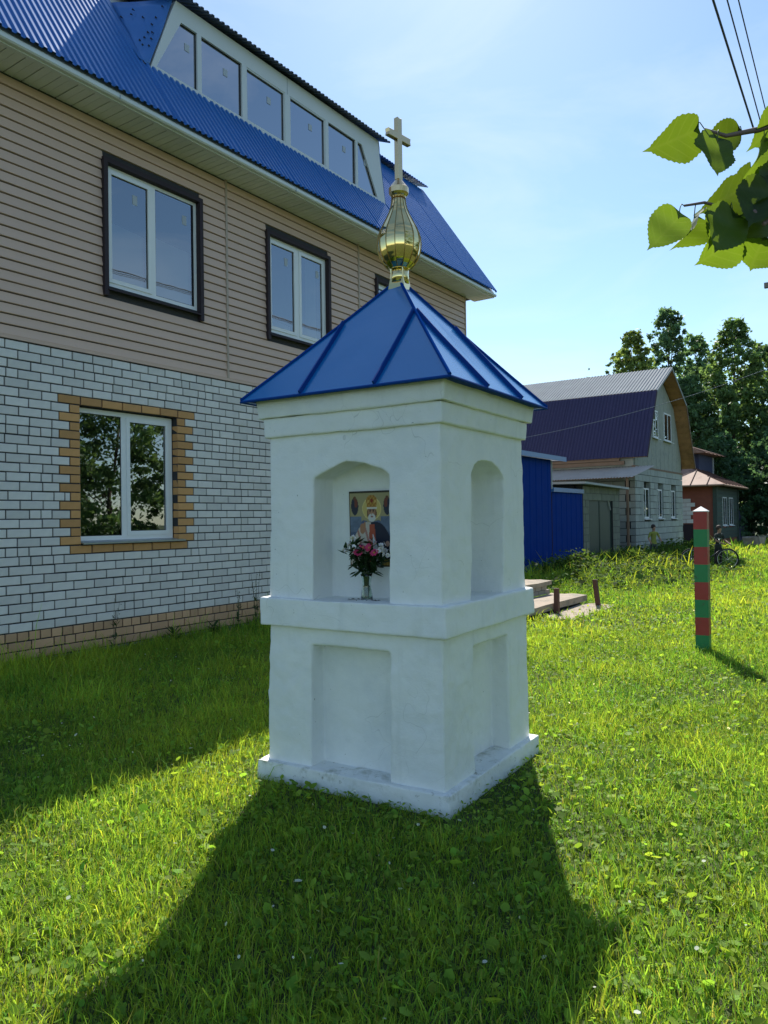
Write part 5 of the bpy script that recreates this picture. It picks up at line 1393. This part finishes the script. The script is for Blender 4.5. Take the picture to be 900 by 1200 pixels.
for (y0, y1, dn, hb, wb) in ((1.2, 3.6, 8200, .046, .0034), (3.6, 6, 6800, .046, .0038), (6, 10, 3600, .050, .0047), (10, 17, 850, .065, .0098), (17, 28, 210, .080, .023), (28, 48, 52, .10, .045)):
    parts.append(blades(*scatter(y0, y1, dn, 1.6 if y1 < 15 else 3), hb, wb))
for (y0, y1, dn, sz, hg) in ((1.2, 4.5, 900, .020, .040), (1.2, 4.5, 160, .042, .03), (4.5, 9, 520, .024, .045), (9, 16, 200, .04, .06)):
    parts.append(broad(*scatter(y0, y1, dn), sz, hg))
for (y0, y1, dn) in ((1.2, 4.5, 12), (4.5, 10, 8), (10, 18, 5)):          # clover heads
    V, F, c = broad(*scatter(y0, y1, dn), .013, .065); c[:] = np.array([4.2, 2.6, 19.]); parts.append((V, F, c))
# rank growth: long soft grass under the house wall
p, u, w_ = scatter(4.5, 14, 420, 2.0); k = (u < 10.4) & (w_ < 2.6) & (nr.random(len(p)) < np.clip(1.2 - w_ / 2.4, 0, 1)); parts.append(blades(p[k], u[k], w_[k], .10, .006))
def joined(name, parts, mat):
    o = 0; VV, FF, CC = [], [], []
    for V, F, c in parts: VV.append(V); FF.append(F + o); CC.append(c); o += len(V)
    return obj(name, numpy_mesh(name, np.concatenate(VV), np.concatenate(FF), np.concatenate(CC), mat))
tag(joined('grass', parts, m_grass), 'short sunlit lawn grass with clover and plantain', 'grass', kind='stuff')
# weeds: broad leaved mass along the fence and the far walls
m_weed = leafmat('weed_leaf', (.065, .115, .025), (.14, .22, .03), trans=.38, rough=.75, spec=.08)
wp = []
for (y0, y1, dn) in ((11, 17, 1100), (17, 30, 700)):
    p, u, w_ = scatter(y0, y1, dn, 2)
    pr_ = np.exp(-((w_ - 1.0) / .75) ** 2) * ((u > 12.5) & (u < 29)) + .8 * np.exp(-(((u - 16.5) / 3.5) ** 2 + ((w_ - 2.4) / 1.0) ** 2))
    k = nr.random(len(p)) < np.clip(pr_, 0, 1); p, u, w_ = p[k], u[k], w_[k]
    hgt = np.clip(.34 + .22 * fbm(p, 1.6, 7), .08, .75) * np.clip(1.35 - np.abs(w_ - .9) * .45, .35, 1.3)
    for lay in range(3): wp.append(broad(p + nr.normal(0, .06, p.shape), u, w_, .06, hgt * (1 - .25 * lay)))
tag(joined('weeds', wp, m_weed), 'tangled mass of green weeds along the blue fence and garage', 'weeds', kind='stuff')

# single weed plants by the house wall and in the lawn
m_wstem = M('weed_stem', (.07, .075, .035), .8, var=.2); m_wleaf = leafmat('wall_weed_leaf', (.04, .075, .025), (.07, .12, .03), False)
wl = MB().add([(0, 0, 0), (.016, .004, .03), (.018, .004, .06), (0, -.006, .12), (-.018, .004, .06), (-.016, .004, .03), (0, -.004, .05)], [(0, 1, 6), (1, 2, 6), (2, 3, 6), (3, 4, 6), (4, 5, 6), (5, 0, 6)]).mesh('leaf', m_wleaf)
sd_ = MB().lathe([(.002, 0), (.006, .006), (.002, .012)], 5).mesh('seed_head', m_wstem)
for i, (u, w_, h, ns, lb) in enumerate(((1.28, .12, .62, 2, 'single dry stalk with seed heads leaning on the tan brick plinth'), (3.62, .14, .85, 4, 'clump of tall dry stalks at the wall beside the shrine'), (3.25, .16, .60, 3, 'shorter dry weed clump between the bare stalk and the tall clump'),
                                     (2.1, .2, .30, 3, 'low leafy weed under the right of the ground floor window'), (2.75, .22, .28, 3, 'small leafy weed at the plinth between two dry clumps'))):
    wd = empty('wall_weed', S(u, w_), 0, lb, 'weed')
    for k in range(ns):
        a = rb.uniform(0, 6.28); ln = rb.uniform(.04, .16) * h; dx, dy = math.cos(a) * ln, math.sin(a) * ln; hh = h * rb.uniform(.75, 1.05)
        pts = [(dx * .1, dy * .1, -.03), (dx * .4, dy * .4, hh * .5), (dx, dy, hh)]
        MB().tube(pts, [.004, .003, .0015], 5).build('stem', m_wstem, wd)
        for q in range(8 if h < .4 else 5):
            z = rb.uniform(.05, .55) * hh; o = obj('leaf', wl, wd, (dx * z / hh, dy * z / hh, z)); o.rotation_euler = (rb.uniform(.5, 1.5), 0, rb.uniform(0, 6.28)); s_ = rb.uniform(.6, 1.2) * (1.2 if h < .4 else .8); o.scale = (s_, s_, s_)
        if h > .4:
            for q in range(9):
                z = rb.uniform(.6, 1.0) * hh; o = obj('seed_head', sd_, wd, (dx * z / hh + rb.uniform(-.02, .02), dy * z / hh + rb.uniform(-.02, .02), z))
